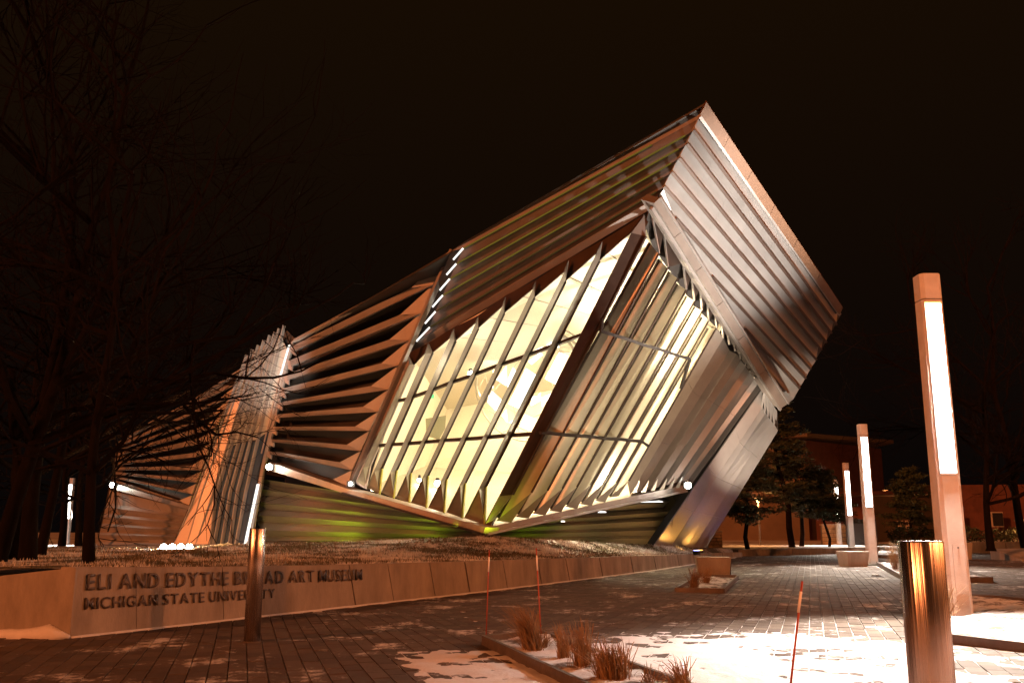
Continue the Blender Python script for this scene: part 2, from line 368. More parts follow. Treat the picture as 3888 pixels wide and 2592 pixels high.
# ---- the face beyond the crease
cT = R.on(c2(935, 415)); cMid = R.on(c2(510, 1000)); G2 = Pl(cT, cMid, atY((2954, 1634), 35.6))
gtop = [c2(937, 425), c2(956, 470), c2(972, 498), c2(988, 525), c2(1004, 545), c2(1024, 575), c2(1026, 680)]
lefts = [c2(937, 425), c2(285, 1365)]
gt = [c2(937, 430), c2(945, 560), c2(965, 590), c2(985, 615), c2(1005, 640), c2(1026, 680)]
gb = [c2(285, 1370), c2(385, 1372), c2(428, 1374), c2(475, 1376), c2(520, 1378), c2(560, 1379), c2(597, 1380)]
gt = [c2(937, 425), c2(935, 540), c2(952, 575), c2(968, 600), c2(987, 625), c2(1007, 650), c2(1026, 680)]
for i in range(6):
    for k in range(4):
        a0, a1 = k/4+.0008, (k+1)/4-.0008
        pts = [G2.on(lp(gb[i], gt[i], a0), -.02), G2.on(lp(gb[i+1], gt[i+1], a0), .15), G2.on(lp(gb[i+1], gt[i+1], a1), .15), G2.on(lp(gb[i], gt[i], a1), -.02)]
        plate('wall_plate', pts, G2.n*-.04, M['steel'], museum)
plate('wall_backing', [G2.on(c2(285, 1372), -.1), G2.on(c2(597, 1382), -.1), G2.on(c2(1026, 680), -.1), G2.on(c2(1024, 575), -.1), G2.on(c2(937, 425), -.1)], G2.n*-.3, M['steel_dark'], museum)
sp = [c2(945, 440), c2(958, 465), c2(972, 492), c2(988, 515), c2(1004, 540), c2(1020, 565)]
spb = [c2(930, 560), c2(950, 580), c2(968, 600), c2(986, 625), c2(1006, 655), c2(1018, 620)]
for i in range(5):
    plate('head_tooth', [G2.on(sp[i], .3), G2.on(sp[i+1], .3), G2.on(spb[i+1], .16)], G2.n*-.05, M['steel'], museum)
    plate('head_tooth', [G2.on(sp[i], .2), G2.on(spb[i], .16), G2.on(lp(sp[i], sp[i+1], .5), .2)], G2.n*-.05, M['pleat'], museum)

# ---- overhanging soffit with its long ribs
U0 = atY((2653, 452), 22.3); U1 = atY((2500, 745), 24.3); S = Pl(U0, U1, R.on((2985, 1535)))
st = [c1(553, 160), c1(515, 235), c1(475, 315), c1(430, 400), c1(385, 485), c1(340, 570), c1(400, 745), c1(625, 1100), c1(820, 1405)]
en = [c1(1397, 1330), c1(1370, 1390), c1(1340, 1440), c1(1310, 1495), c1(1280, 1540), c1(1250, 1598), c1(1215, 1653), c1(1185, 1708), c1(1150, 1768)]
alt_lo = {0: None}
def soffit_strip(pa, pb, qa, qb, nseg, first=None):
    qa = lp(qa, pa, .018)
    for k in range(nseg):
        a0, a1 = k/nseg + .0002, (k+1)/nseg - .0002
        j = rnd.uniform(-.002, .002)
        pts = [S.on(lp(pa, qa, a0), j), S.on(lp(pb, qb, a0), .20+j), S.on(lp(pb, qb, a1), .20+j), S.on(lp(pa, qa, a1), j)]
        plate('soffit_panel', pts, S.n*-.04, M['soffit'], museum)
for i in range(5): soffit_strip(st[i], st[i+1], en[i], en[i+1], 7)
soffit_strip(st[5], c1(318, 612), en[5], lp(en[5], en[6], .99), 1) if False else None
# strips that start against the beam
beam_up = [c1(318, 612), c1(410, 760), c1(625, 1100), c1(820, 1405), c2(985, 345), c2(1085, 520)]
def strip_poly(poly, lip, joints=5):
    # poly: upper edge start, upper edge end, lower end, lower start (px)
    a, b, c, d = poly
    for k in range(joints):
        a0, a1 = k/joints+.0002, (k+1)/joints-.0002
        plate('soffit_panel', [S.on(lp(a, b, a0)), S.on(lp(d, c, a0), lip), S.on(lp(d, c, a1), lip), S.on(lp(a, b, a1))], S.n*-.04, M['soffit'], museum)
strip_poly((st[5], en[5], en[6], c1(412, 762)), .2, 7)
plate('soffit_panel', [S.on(c1(318, 612), .02), S.on(c1(345, 580), .0), S.on(c1(416, 768), .18), S.on(c1(400, 745), .2)], S.n*-.04, M['steel'], museum)
strip_poly((c1(414, 766), en[6], en[7], c1(628, 1105)), .2, 6)
plate('soffit_panel', [S.on(c1(412, 762), .01), S.on(c1(620, 1000), .0), S.on(c1(632, 1010), .05), S.on(c1(628, 1105), .1)], S.n*-.03, M['steel'], museum)
strip_poly((c1(630, 1108), en[7], en[8], c1(822, 1408)), .2, 5)
strip_poly((c1(824, 1410), en[8], c1(1115, 1828), c2(985, 340)), .2, 3)
plate('soffit_panel', [S.on(c2(985, 342), .02), S.on(c1(1115, 1828), .0), S.on(c2(1078, 522), .1)], S.n*-.04, M['steel'], museum)
# copper lit rib edges between strips (step faces)
def rib(a, b):
    d = (S.on(b)-S.on(a)).normalized()
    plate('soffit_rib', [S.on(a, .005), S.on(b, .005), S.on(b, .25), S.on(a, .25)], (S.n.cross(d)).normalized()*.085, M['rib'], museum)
for i in range(1, 9): rib((st[i] if i < 6 else [c1(412, 762), c1(628, 1105), c1(822, 1408)][i-6]), en[i])
plate('soffit_backing', [S.on(st[0], -.06), S.on(c1(300, 620), -.06), S.on(c2(1085, 525), -.06), S.on(en[8], -.06), S.on(en[4], -.06), S.on(en[0], -.06)], S.n*-.12, M['steel_dark'], museum)
# fascia on the right hand roof edge
FA = Pl(atY((2682, 388), 21.8), U0, S.on(c1(1410, 1290), .1))
fo = [c1(600, 60), c1(1412, 1285)]; fi = [c1(563, 132), c1(1392, 1328)]
for k in range(6):
    a0, a1 = k/6+.0008, (k+1)/6-.0008
    plate('roof_fascia', [FA.on(lp(fo[0], fo[1], a0), .15), FA.on(lp(fi[0], fi[1], a0), .15), FA.on(lp(fi[0], fi[1], a1), .15), FA.on(lp(fo[0], fo[1], a1), .15)], FA.n*-.08, M['sodium_tint'], museum)
bar('drip_edge', S.on(c1(560, 140), .12), S.on(c1(1392, 1320), .12), .1, .1, M['steel'], museum, up=S.n)
# lower beam under the soffit
bm0, bm1 = [c1(285, 660), c1(322, 628)], [c2(1040, 552), c2(1085, 522)]
for k in range(6):
    a0, a1 = k/6+.001, (k+1)/6-.001
    q = [lp(bm0[0], bm1[0], a0), lp(bm0[1], bm1[1], a0), lp(bm0[1], bm1[1], a1), lp(bm0[0], bm1[0], a1)]
    plate('edge_beam', [R.on(q[0], .62), R.on(q[1], .62), R.on(q[2], .62), R.on(q[3], .62)], R.n*-.45, M['bronze'], museum)
bar('beam_lip', R.on(c1(272, 690), .5), R.on(c2(1040, 556), .5), .1, .08, M['steel'], museum, up=R.n)
bar('beam_lip', R.on(c1(325, 625), .66), R.on(c2(1088, 520), .66), .05, .06, M['steel'], museum, up=R.n)

# ---- upper left band of steel sheets between roof edge and glass
B = Pl(U0, U1, atY((1590, 1290), 32))
LLp = [cf(1485, 478), cf(1433, 593), cf(1385, 705), cf(1333, 827), cf(1278, 948), cf(1235, 1065)]
LLb = [cf(1415, 558), cf(1365, 670), cf(1315, 785), cf(1260, 910), cf(1205, 1032), cf(1140, 1165)]
Se = [c1(553, 160), c1(515, 235), c1(475, 315), c1(430, 400), c1(385, 485), c1(340, 570)]
last_s, last_l = c1(305, 625), LLb[5]
for i in range(6):
    s0 = Se[i]; s1 = Se[i+1] if i < 5 else last_s
    l0 = LLp[i]; l1 = LLp[i+1] if i < 5 else LLb[5]
    for k in range(4):
        a0, a1 = k/4+.0006, (k+1)/4-.0006
        plate('band_sheet', [B.on(lp(l0, s0, a0), .0), B.on(lp(l1, s1, a0), .09), B.on(lp(l1, s1, a1), .09), B.on(lp(l0, s0, a1), .0)], B.n*-.03, M['bronze'], museum)
    # glowing bars stand in for lime light caught on the step and its end
    if i: bar('lime_glow_line', B.on(l0, .13), B.on(lp(l0, s0, .97), .13), .035, .03, M['limeline'] if i < 4 else M['limeline2'], museum, up=B.n)
    else: bar('lime_glow_line', B.on(l0, .04), B.on(lp(l0, s0, .80), .04), .03, .03, M['limeline'], museum, up=B.n)
    bar('end_glow_strip', B.on(LLp[i], .24), B.on(LLb[i], .24), .06, .05, M['edge_glow'], museum, up=B.n)  # brightness of the lit edge put into a glowing bar
plate('band_sheet', [B.on(c1(563, 132), -.02), B.on(c1(553, 160), .02), B.on(LLp[0], .02), B.on(cf(1405, 495), -.05), B.on(cf(1480, 445), -.06)], B.n*-.05, M['pleat'], museum)
plate('roof_edge', [B.on(c1(600, 60), -.0), B.on(c1(563, 132), -.02), B.on(cf(1480, 450), -.04), B.on(cf(1420, 480), -.05), B.on(cf(1500, 425), -.05)], B.n*-.05, M['steel_dark'], museum)
plate('band_edge', [B.on(last_s, .2), B.on(c1(278, 690), .2), B.on(cf(1085, 1262), .2), B.on(cf(1140, 1175), .2)], B.n*-.1, M['pleat'], museum)
plate('band_backing', [B.on(c1(563, 132), -.1), B.on(c1(270, 700), -.1), B.on(cf(1075, 1262), -.1), B.on(cf(1400, 495), -.1)], B.n*-.15, M['steel_dark'], museum)

# ---- fan of blades left of the glass
F1 = Pl(atY((1336, 1838), 31.5), atY((1700, 1000), 30.2), atY((1020, 1775), 35))
tp = [(972, 105), (912, 247), (855, 380), (800, 505), (750, 625), (700, 735), (655, 830), (612, 930), (570, 1025)]
kt = [(865, 120), (808, 255), (755, 378), (715, 495), (665, 607), (625, 710), (585, 808), (545, 898), (510, 985)]
lt = [(275, 408), (262, 480), (248, 548), (232, 618), (216, 688), (202, 748), (188, 809), (174, 871), (163, 931)]
lb = [(285, 432), (268, 508), (250, 576), (232, 643), (216, 704), (202, 764), (188, 825), (174, 884), (163, 944)]
for i in range(9):
    # knee sits forward, tail recedes, so the face is a shallow fold
    plate('fan_blade', [F1.on(cm(*lt[i]), .10), F1.on(cm(*lb[i]), .22), F1.on(cm(*tp[i]), .10), F1.on(cm(*kt[i]), .06)], F1.n*-.06, M['pleat'], museum)
    # underside returning into the wall
    pts = [F1.on(cm(*lb[i]), .21), F1.on(cm(*tp[i]), .09), F1.on(cm(*tp[i]), .0)+Vector((.1, .5, .14)), F1.on(cm(*lb[i]), .10)+Vector((.1, .5, .14))]
    plate('fan_return', pts, Vector((0, 0, -.02)), M['black'], museum)  # shade under the blade put into a black colour
    if i < 8:
        plate('fan_gusset', [F1.on(cm(*tp[i])), F1.on(cm(*tp[i+1])), F1.on(cm(*kt[i+1]), .2)], F1.n*-.04, M['pleat'], museum)
plate('fan_gusset', [F1.on(cm(1050, -60)), F1.on(cm(*tp[0])), F1.on(cm(*kt[0]), .2)], F1.n*-.04, M['pleat'], museum)
plate('fan_gusset', [F1.on(cm(*tp[8])), F1.on(cm(550, 1105)), F1.on(cm(475, 1070), .2)], F1.n*-.04, M['pleat'], museum)
plate('fan_backing', [F1.on(cm(1055, -62), -.45), F1.on(cm(560, 1110), -.45), F1.on(cm(150, 985), -.45), F1.on(cm(165, 900), -.45), F1.on(cm(280, 395), -.45)], F1.n*-.15, M['steel_dark'], museum)
for (a, b) in (((285, 385), (640, 195)), ((640, 195), (1055, -40))):
    bar('roof_edge', F1.on(cm(*a), .15), F1.on(cm(*b), .15), .12, .12, M['pleat'], museum, up=F1.n)
for i in range(9):   # soft scalloped lip where each blade meets the entrance
    plate('blade_foot', [F1.on(cm(lt[i][0]-14, lt[i][1]-2), .05), F1.on(cm(lb[i][0]-14, lb[i][1]+14), .05), F1.on(cm(lb[i][0]+6, lb[i][1]+26), .0), F1.on(cm(lt[i][0]+10, lt[i][1]), .0)], F1.n*-.05, M['steel'], museum)
# tall tube and frame between fan and glass
bar('frame_tube', F1.on(K1(80, 890), .25), F1.on(cm(862, 400), .25), .13, .13, M['alu'], museum, up=F1.n)
bar('frame_tube', F1.on(cm(862, 400), .22), F1.on(cf(1410, 490), .22), .12, .2, M['pleat'], museum, up=F1.n)
plate('frame_plate', [L.on(K1(125, 870), .2), L.on(K1(232, 928), .05), L.on(K1(275, 700), .02), L.on(K2(190, 1008), .02), L.on(K2(160, 880), .02), L.on(K2(60, 1010), .2)], L.n*-.05, M['pleat'], museum)

# ---- the two long bottom beams carrying the box
def facia_beam(pl, top, bot, n, m, off, seg_mat=None):
    for k in range(n):
        a0, a1 = k/n+.0008, (k+1)/n-.0008
        q = [lp(top[0], top[1], a0), lp(bot[0], bot[1], a0), lp(bot[0], bot[1], a1), lp(top[0], top[1], a1)]
        plate('bottom_beam', [pl.on(p, off) for p in q], pl.n*-.5, m, museum)
PB = Pl(C0, GLb, GLb+Vector((0, 0, -2)))
lb0 = atY((1020, 1775), 35)
PL2 = Pl(C0, GLb, GLb+Vector((0, 0, -1)))
facia_beam(PL2, (K1(1420, 1310), K1(80, 935)), (K1(1395, 1375), K1(0, 965)), 7, M['beam'], .35)
PL3 = Pl(GLb, lb0, lb0+Vector((0, 0, -1)))
facia_beam(PL3, (K1(80, 935), cm(160, 985)), (K1(0, 965), cm(160, 1025)), 5, M['beam'], .35)
bar('beam_lip', PL2.on(K1(1400, 1378), .4), PL2.on(K1(0, 968), .4), .08, .05, M['steel_dark'], museum)
PR2 = Pl(C0, R0, R0+Vector((0, 0, -1)))
facia_beam(PR2, (K4(130, 1310), K6(1080, 885)), (K4(100, 1375), K6(1060, 950)), 6, M['steel'], .3)
bar('beam_lip', PR2.on(K4(130, 1375), .38), PR2.on(K6(1060, 950), .38), .12, .06, M['alu'], museum)

# ---- folded wall under the box
wl = [atY((975, 2065), 36.5), atY((1838, 2050), 33.5), atY((2482, 2076), 37.5)]
LW = Pl(wl[0], wl[1], wl[1]+Vector((0, .5, 3))); RW = Pl(wl[1], wl[2], wl[2]+Vector((0, .5, 3)))
ly0 = [K7(410, 1430), K7(400, 1405), K7(400, 1375), K7(395, 1340), K7(375, 1285), K7(380, 1245), K7(385, 1205), K7(395, 1165), K7(400, 1120), K7(405, 1085), K7(410, 1050), K7(410, 1020)]
ry0 = [(1838, 2062), (1838, 2050), (1838, 2041), (1838, 2032), (1838, 2022), (1838, 2012), (1838, 2002), (1838, 1992), (1838, 1982), (1838, 1972), (1838, 1962), (1838, 1950)]
for i in range(11):
    o0, o1 = (.0, .5) if i % 2 == 0 else (.5, .0)
    for k in range(3):
        a0, a1 = k/3+.0006, (k+1)/3-.0006
        plate('plinth_sheet', [LW.on(lp(ly0[i], ry0[i], a0), o0), LW.on(lp(ly0[i], ry0[i], a1), o0), LW.on(lp(ly0[i+1], ry0[i+1], a1), o1), LW.on(lp(ly0[i+1], ry0[i+1], a0), o1)], LW.n*-.03, M['pleat'], museum)
for (x, y) in ((455, 1075), (450, 1140), (435, 1205), (420, 1270)):
    plate('blade_tip', [LW.on(K7(x, y), .4), LW.on(K7(x-70, y+18), .2), LW.on(K7(x-30, y-14), .3)], LW.n*-.03, M['alu'], museum)
rr = [K6(735, 1480), K6(770, 1420), K6(790, 1390), K6(845, 1335), K6(850, 1300), K6(900, 1235), K6(905, 1200), K6(945, 1150), K6(960, 1105), K6(1010, 1040), K6(1030, 1000), K6(1060, 940)]
for i in range(11):
    o0, o1 = (.0, .5) if i % 2 == 0 else (.5, .0)
    for k in range(3):
        a0, a1 = k/3+.0006, (k+1)/3-.0006
        plate('plinth_sheet', [RW.on(lp(ry0[i], rr[i], a0), o0), RW.on(lp(ry0[i], rr[i], a1), o0), RW.on(lp(ry0[i+1], rr[i+1], a1), o1), RW.on(lp(ry0[i+1], rr[i+1], a0), o1)], RW.n*-.03, M['pleat'], museum)
plate('plinth_end', [RW.on(K6(735, 1485), .1), G2.on(c2(385, 1374), .05), G2.on(K6(925, 1230), .05), RW.on(K6(925, 1240), .1)], Vector((0, .1, 0)), M['pleat'], museum)
plate('plinth_end', [RW.on(K6(925, 1235), .1), G2.on(K6(945, 1380), .02), G2.on(K6(1100, 960), .02), RW.on(K6(1040, 960), .1)], Vector((0, .1, 0)), M['steel_dark'], museum)

# ---- entrance slot: tall fins, pale glass above and dark glass below
EP = Pl(atY((1110, 1300), 35.6), atY((930, 2065), 34.8), atY((800, 2078), 35.6))
ft = [K7(300, 240), K7(335, 205), K7(370, 178), K7(407, 147), K7(443, 118), K7(475, 97), K7(502, 75), K7(533, 55)]
fm = [K8(730, 1110), K8(805, 1030), K8(880, 1050), K8(905, 1040), K7(155, 1100), K7(195, 1095), K7(240, 1090), K7(292, 1095)]
fb = [K8(600, 1405), K8(700, 1400), K8(758, 1420), K8(865, 1435), K7(88, 1447), K7(138, 1440), K7(188, 1436), K7(228, 1433)]
E_off = .14
for i in range(8):
    q = [EP.on(ft[i], E_off), EP.on(fm[i], E_off), EP.on(fb[i], E_off*.8)]
    w = ray(900, 1700).normalized()
    dv = (-EP.n)*E_off
    plate('entrance_fin', [q[0], q[1], q[1]+dv, q[0]+dv], Vector((.035, 0, 0)), M['pleat'], museum)
    plate('entrance_fin', [q[1], q[2], q[2]+dv, q[1]+dv], Vector((.035, 0, 0)), M['pleat'], museum)
for i in range(3):
    plate('copper_column', [EP.on(fb[i], .1), EP.on(fb[i+1], .02), EP.on(fm[i+1], .02), EP.on(fm[i], .1)], EP.n*-.04, M['steel'], museum)
    plate('copper_column', [EP.on(fm[i], .1), EP.on(fm[i+1], .02), EP.on(lp(fm[i+1], ft[i+1], .66), .02), EP.on(lp(fm[i], ft[i], .66), .1)], EP.n*-.04, M['steel'], museum)
M['pale'] = mat('frosted_glass', (.5, .5, .46), .3, 0, var=.1, scale=1.)
M['darkglass'] = mat('tinted_glass', (.05, .08, .13), .12, .0, var=.3, scale=.8)
fx = fm + [K7(385, 960)]; fbx = fb + [K7(290, 1432)]; ftx = ft + [K7(578, 175)]
for i in range(3, 8):
    hm = .2
    for (a0, a1, mt) in ((0., .49, 'darkglass'), (.51, .99, 'darkglass')):
        plate('entrance_pane', [EP.on(lp(fbx[i], fx[i], a0), -.05), EP.on(lp(fbx[i+1], fx[i+1], a0), -.05), EP.on(lp(fbx[i+1], fx[i+1], a1), -.05), EP.on(lp(fbx[i], fx[i], a1), -.05)], EP.n*-.03, M[mt], museum)
for i in range(0, 8):
    segs = ((.0, .3, 'darkglass'), (.31, .62, 'pale'), (.63, .94, 'pale')) if i >= 3 else ((.67, .96, 'pale'),)
    for (a0, a1, mt) in segs:
        plate('entrance_pane', [EP.on(lp(fx[i], ftx[i], a0), -.05), EP.on(lp(fx[i+1], ftx[i+1], a0), -.05), EP.on(lp(fx[i+1], ftx[i+1], a1), -.05), EP.on(lp(fx[i], ftx[i], a1), -.05)], EP.n*-.03, M[mt], museum)
M['edge_glow'] = emis('glowing_edge', (1, .97, .9), 1.6)
bar('light_strip', EP.on(K7(575, 180), .1), EP.on(K7(520, 370), .1), .06, .05, M['edge_glow'], museum, up=EP.n)
bar('light_strip', EP.on(K7(518, 378), .1), EP.on(K7(400, 860), .1), .035, .04, M['alu'], museum, up=EP.n)
bar('light_strip', EP.on(K7(380, 1050), .1), EP.on(K7(298, 1432), .1), .10, .05, M['edge_glow'], museum, up=EP.n)
plate('entrance_jamb', [EP.on(K7(578, 170), -.02), EP.on(K7(600, 150), -.02), EP.on(K7(415, 950), -.02), EP.on(K7(330, 1432), -.02), EP.on(K7(305, 1432), -.02), EP.on(K7(400, 930), -.02)], EP.n*-.1, M['pleat'], museum)
plate('entrance_backing', [EP.on(K7(560, 90), -.3), EP.on(K7(610, 140), -.3), EP.on(K7(300, 1434), -.3), EP.on(K8(600, 1420), -.3), EP.on(K8(1100, 130), -.3)], EP.n*-.2, M['steel_dark'], museum)

# ---- left wing with its own fan of blades
LWg = Pl(atY((795, 2075), 35.7), atY((372, 2065), 42.5), atY((900, 1440), 37.2))
w_tip = [(1085, 205), (1035, 305), (975, 418), (928, 530), (885, 637), (848, 745), (812, 850), (775, 943), (742, 1030), (722, 1115)]
w_ap = [(990, 225), (935, 328), (880, 438), (838, 520), (805, 612), (770, 720), (738, 818), (705, 910), (672, 998), (645, 1075)]
w_l = [(270+0, 600), (190, 672), (183, 706), (176, 740), (170, 774), (163, 808), (157, 842), (150, 872), (146, 900), (143, 925)]
w_l[0] = (420, 515)
for i in range(10):
    x, y = w_l[i]
    plate('fan_blade', [LWg.on(K8(x, y-10), .1), LWg.on(K8(x, y+6), .2), LWg.on(K8(*w_tip[i]), .1), LWg.on(K8(*w_ap[i]), .05)], LWg.n*-.06, M['pleat'], museum)
    plate('fan_return', [LWg.on(K8(x, y+6), .1), LWg.on(K8(*w_tip[i]), 0), LWg.on(K8(*w_tip[i]), 0)+Vector((.1, .5, .1)), LWg.on(K8(x, y+6), .1)+Vector((.1, .5, .1))], Vector((0, 0, -.02)), M['steel_dark'], museum)
    if i:
        a = w_tip[i-1]
        plate('fan_gusset', [LWg.on(K8(*w_ap[i]), .18), LWg.on(K8(a[0]-2, a[1]+9)), LWg.on(K8(*w_tip[i]))], LWg.n*-.04, M['steel'], museum)
plate('fan_backing', [LWg.on(K8(1120, 105), -.4), LWg.on(K8(725, 1125), -.4), LWg.on(K8(600, 1420), -.4), LWg.on(K8(35, 1405), -.4), LWg.on(K8(150, 860), -.4), LWg.on(K8(185, 668), -.4), LWg.on(K8(480, 480), -.4), LWg.on(K8(700, 378), -.4)], LWg.n*-.2, M['steel_dark'], museum)
for a, b in (((185, 665), (480, 478)), ((480, 478), (700, 376)), ((700, 376), (1115, 108))):
    bar('roof_edge', LWg.on(K8(*a), .12), LWg.on(K8(*b), .12), .12, .14, M['pleat'], museum, up=LWg.n)
for k in range(4):
    a0, a1 = k/4+.001, (k+1)/4-.001
    q = [lp((150, 945), (722, 1118), a0), lp((150, 990), (722, 1145), a0), lp((150, 990), (722, 1145), a1), lp((150, 945), (722, 1118), a1)]
    plate('bottom_beam', [LWg.on(K8(*p), .5) for p in q], LWg.n*-.45, M['steel'], museum)
wr = [(725, 1140), (700, 1180), (690, 1200), (672, 1228), (665, 1245), (650, 1275), (642, 1295), (628, 1325), (622, 1345), (610, 1375), (600, 1415)]
wlf = [(130, 1000), (110, 1095), (100, 1125), (92, 1165), (85, 1195), (78, 1235), (70, 1265), (60, 1300), (52, 1330), (45, 1360), (36, 1402)]
for i in range(10):
    o0, o1 = (.0, .2) if i % 2 else (.2, .0)
    for k in range(3):
        a0, a1 = k/3+.0006, (k+1)/3-.0006
        plate('plinth_sheet', [LWg.on(K8(*lp(wlf[i], wr[i], a0)), o0), LWg.on(K8(*lp(wlf[i], wr[i], a1)), o0), LWg.on(K8(*lp(wlf[i+1], wr[i+1], a1)), o1), LWg.on(K8(*lp(wlf[i+1], wr[i+1], a0)), o1)], LWg.n*-.03, M['pleat'], museum)
plate('plinth_sheet', [LWg.on(K8(36, 1403), .3), LWg.on(K8(600, 1416), .3), LWg.on(K8(600, 1440), .3), LWg.on(K8(30, 1430), .3)], LWg.n*-.1, M['steel'], museum)

# ---- roof and rear so the volume is closed
def roof(name, pts): return mesh(name, pts, [tuple(range(len(pts)))], M['steel_dark'], museum)
A_ = B.on(c1(600, 60)); tipR = S.on(c1(1405, 1290), .1); e0 = B.on(cf(1480, 450), -.1); f0 = F1.on(cm(285, 385), -.1)
back1 = tipR + Vector((-6, 9, -3.2)); back0 = f0 + Vector((4, 10, -1.5)); bk = e0 + Vector((4, 14, -3.5))
for tri in ([A_, tipR, back1], [A_, back1, bk], [A_, bk, e0], [e0, bk, back0], [e0, back0, f0]): plate('roof', tri, Vector((0, 0, -.05)), M['steel_dark'], museum)
ent = EP.on(K7(533, 60), -.3); wg0 = LWg.on(K8(1115, 112), -.3); wg1 = LWg.on(K8(185, 668), -.3)
for tri in ([f0, back0, wg0], [wg0, back0, wg1+Vector((6, 9, -1))], [wg0, wg1+Vector((6, 9, -1)), wg1]): plate('roof', tri, Vector((0, 0, -.05)), M['steel_dark'], museum)
rw = [tipR+Vector((-.3, .3, -.5)), back1, back1*1.0]
def down(p, z=.2): return Vector((p.x, p.y, z))
for a, b in ((back1, bk), (bk, back0), (back0, wg1+Vector((6, 9, -1)))): plate('rear_wall', [a, b, down(b), down(a)], Vector((0, -.2, 0)), M['steel_dark'], museum)
g2r = G2.on(c2(1026, 680), -.1); g2b = G2.on(c2(597, 1382), -.1)
plate('rear_wall', [g2r, g2b, down(back1), back1], Vector((-.1, 0, 0)), M['steel_dark'], museum)

# ---- the room behind the glass
GLt = L.on(K2(150, 900), -.1); GLbb = L.on(K1(235, 935), -.1); Tt = L.on((2452, 835), -.1); Cb = L.on((1842, 2008), -.1)
Rt = R.on((2745, 1225), -.15); Rb = R.on(K6(470, 900), -.15)
fl = Pl(C0, GLb, R0); ce = Pl(T0, L.on(K2(150, 880)), R.on((2790, 1215)))
def onpl(pl, x, y, dz=0):
    return Vector((x, y, pl.a.z - ((x-pl.a.x)*pl.n.x + (y-pl.a.y)*pl.n.y)/pl.n.z + dz))
def fp(v, dx, dy): return onpl(fl, v.x+dx, v.y+dy, .0)
def cp(v, dx, dy): return onpl(ce, v.x+dx, v.y+dy, .0)
room = dict(flb=[Cb+Vector((0, 0, .05)), fp(GLbb, 0, 0), fp(GLbb, 1.5, 3.6), fp(Rb, 0.5, 2.8), fp(Rb, 0, 0)])
p_flr = [onpl(fl, Cb.x, Cb.y+.1, .06), onpl(fl, GLbb.x+.1, GLbb.y, .06), onpl(fl, GLbb.x+1.6, GLbb.y+3.6, .06), onpl(fl, Rb.x+.5, Rb.y+2.6, .06), onpl(fl, Rb.x, Rb.y, .06)]
p_cel = [Tt, GLt, cp(GLt, 1.0, 4.2), cp(Rt, -.6, 3.0), Rt]
plate('gallery_floor', p_flr, Vector((0, 0, -.05)), M['floor_in'], museum)
plate('gallery_ceiling', p_cel, Vector((0, 0, .05)), M['cream'], museum)
plate('gallery_wall', [p_flr[1], p_flr[2], p_cel[2], p_cel[1]], Vector((-.05, 0, 0)), M['cream'], museum)
plate('gallery_wall', [p_flr[2], p_flr[3], p_cel[3], p_cel[2]], Vector((0, .05, 0)), M['cream'], museum)
plate('gallery_wall', [p_flr[3], p_flr[4], p_cel[4], p_cel[3]], Vector((.05, 0, 0)), M['cream'], museum)
# fine seams and rails on the gallery ceiling
for k in range(1, 6):
    a = lerp(Tt, GLt, k/6); b = lerp(Rt, p_cel[3], k/6)
    bar('ceiling_seam', a+Vector((0, 0, -.02)), b+Vector((0, 0, -.02)), .03, .02, M['frame'], museum)
cenr = (p_flr[0]+p_flr[2]+p_flr[3]+p_cel[0]+p_cel[2]+p_cel[3])/6
warm = (1, .80, .47)
for q, e in ((lerp(p_cel[1], p_cel[4], .25), 340), (lerp(p_cel[1], p_cel[4], .55), 400), (lerp(p_cel[0], p_cel[3], .35), 380), (lerp(p_cel[1], p_cel[4], .85), 340)):
    g_ = lamp('AREA', 'gallery_ceiling_light', q+Vector((0, .3, -.35)), e, warm, aim=q+Vector((0.2, .6, -4)), size=1.2)

# ---- glowing shard lattice standing in for the bright pattern in the glass
def LM(p, o=0): return L.on(p, -3.2+o)
scp = thing('glow_shard_lattice', 'large round lattice of glowing white shards standing in for the bright pattern in the gallery glass', 'sculpture', LM((2020, 1440)))
shards = [[(865, 1215), (935, 1260), (825, 1485), (750, 1450)], [(1085, 1110), (1145, 1130), (1055, 1320), (990, 1285)], [(735, 1200), (730, 1330), (670, 1290)],
          [(800, 1235), (745, 1345), (735, 1310), (780, 1210)], [(640, 1365), (700, 1420), (670, 1500), (610, 1440)], [(980, 1035), (975, 1075), (920, 1105), (925, 1060)],
          [(975, 1125), (900, 1190), (880, 1170), (960, 1110)], [(960, 1375), (955, 1430), (900, 1460)], [(1060, 1370), (1000, 1430), (985, 1400)],
          [(750, 1085), (800, 1065), (890, 1090), (870, 1135), (745, 1150)], [(1000, 1045), (1060, 1030), (1085, 1075), (1010, 1090)], [(640, 1130), (700, 1060), (745, 1040), (700, 1120)],
          [(705, 1160), (745, 1165), (660, 1240), (625, 1230)], [(1150, 1330), (1190, 1180), (1205, 1230), (1180, 1330)]]
k4s = [[(505, 190), (620, 240), (560, 350), (450, 310)], [(315, 140), (330, 270), (275, 205)], [(408, 230), (390, 280), (345, 270)], [(575, 10), (650, 5), (560, 100)], [(662, 20), (735, 10), (675, 115)], [(145, 0), (260, 40), (215, 150), (135, 70)], [(900, 20), (915, 60), (790, 240), (775, 250)]]
for s_, f_ in [(s, cg) for s in shards] + [(s, K4) for s in k4s]:
    plate('glow_shard', [LM(f_(*p), .06) for p in s_], L.n*-.03, M['panel_l'], scp)
def arc(c, rx, ry, a0, a1, rad, o):
    pts = []
    for k in range(33):
        a = math.radians(lerp(a0, a1, k/32)); pts.append(LM((c[0]+rx*math.cos(a), c[1]-ry*math.sin(a)), o))
    MB().tube(pts, rad, 6).build('ring', M['alu'], scp, smooth=True)
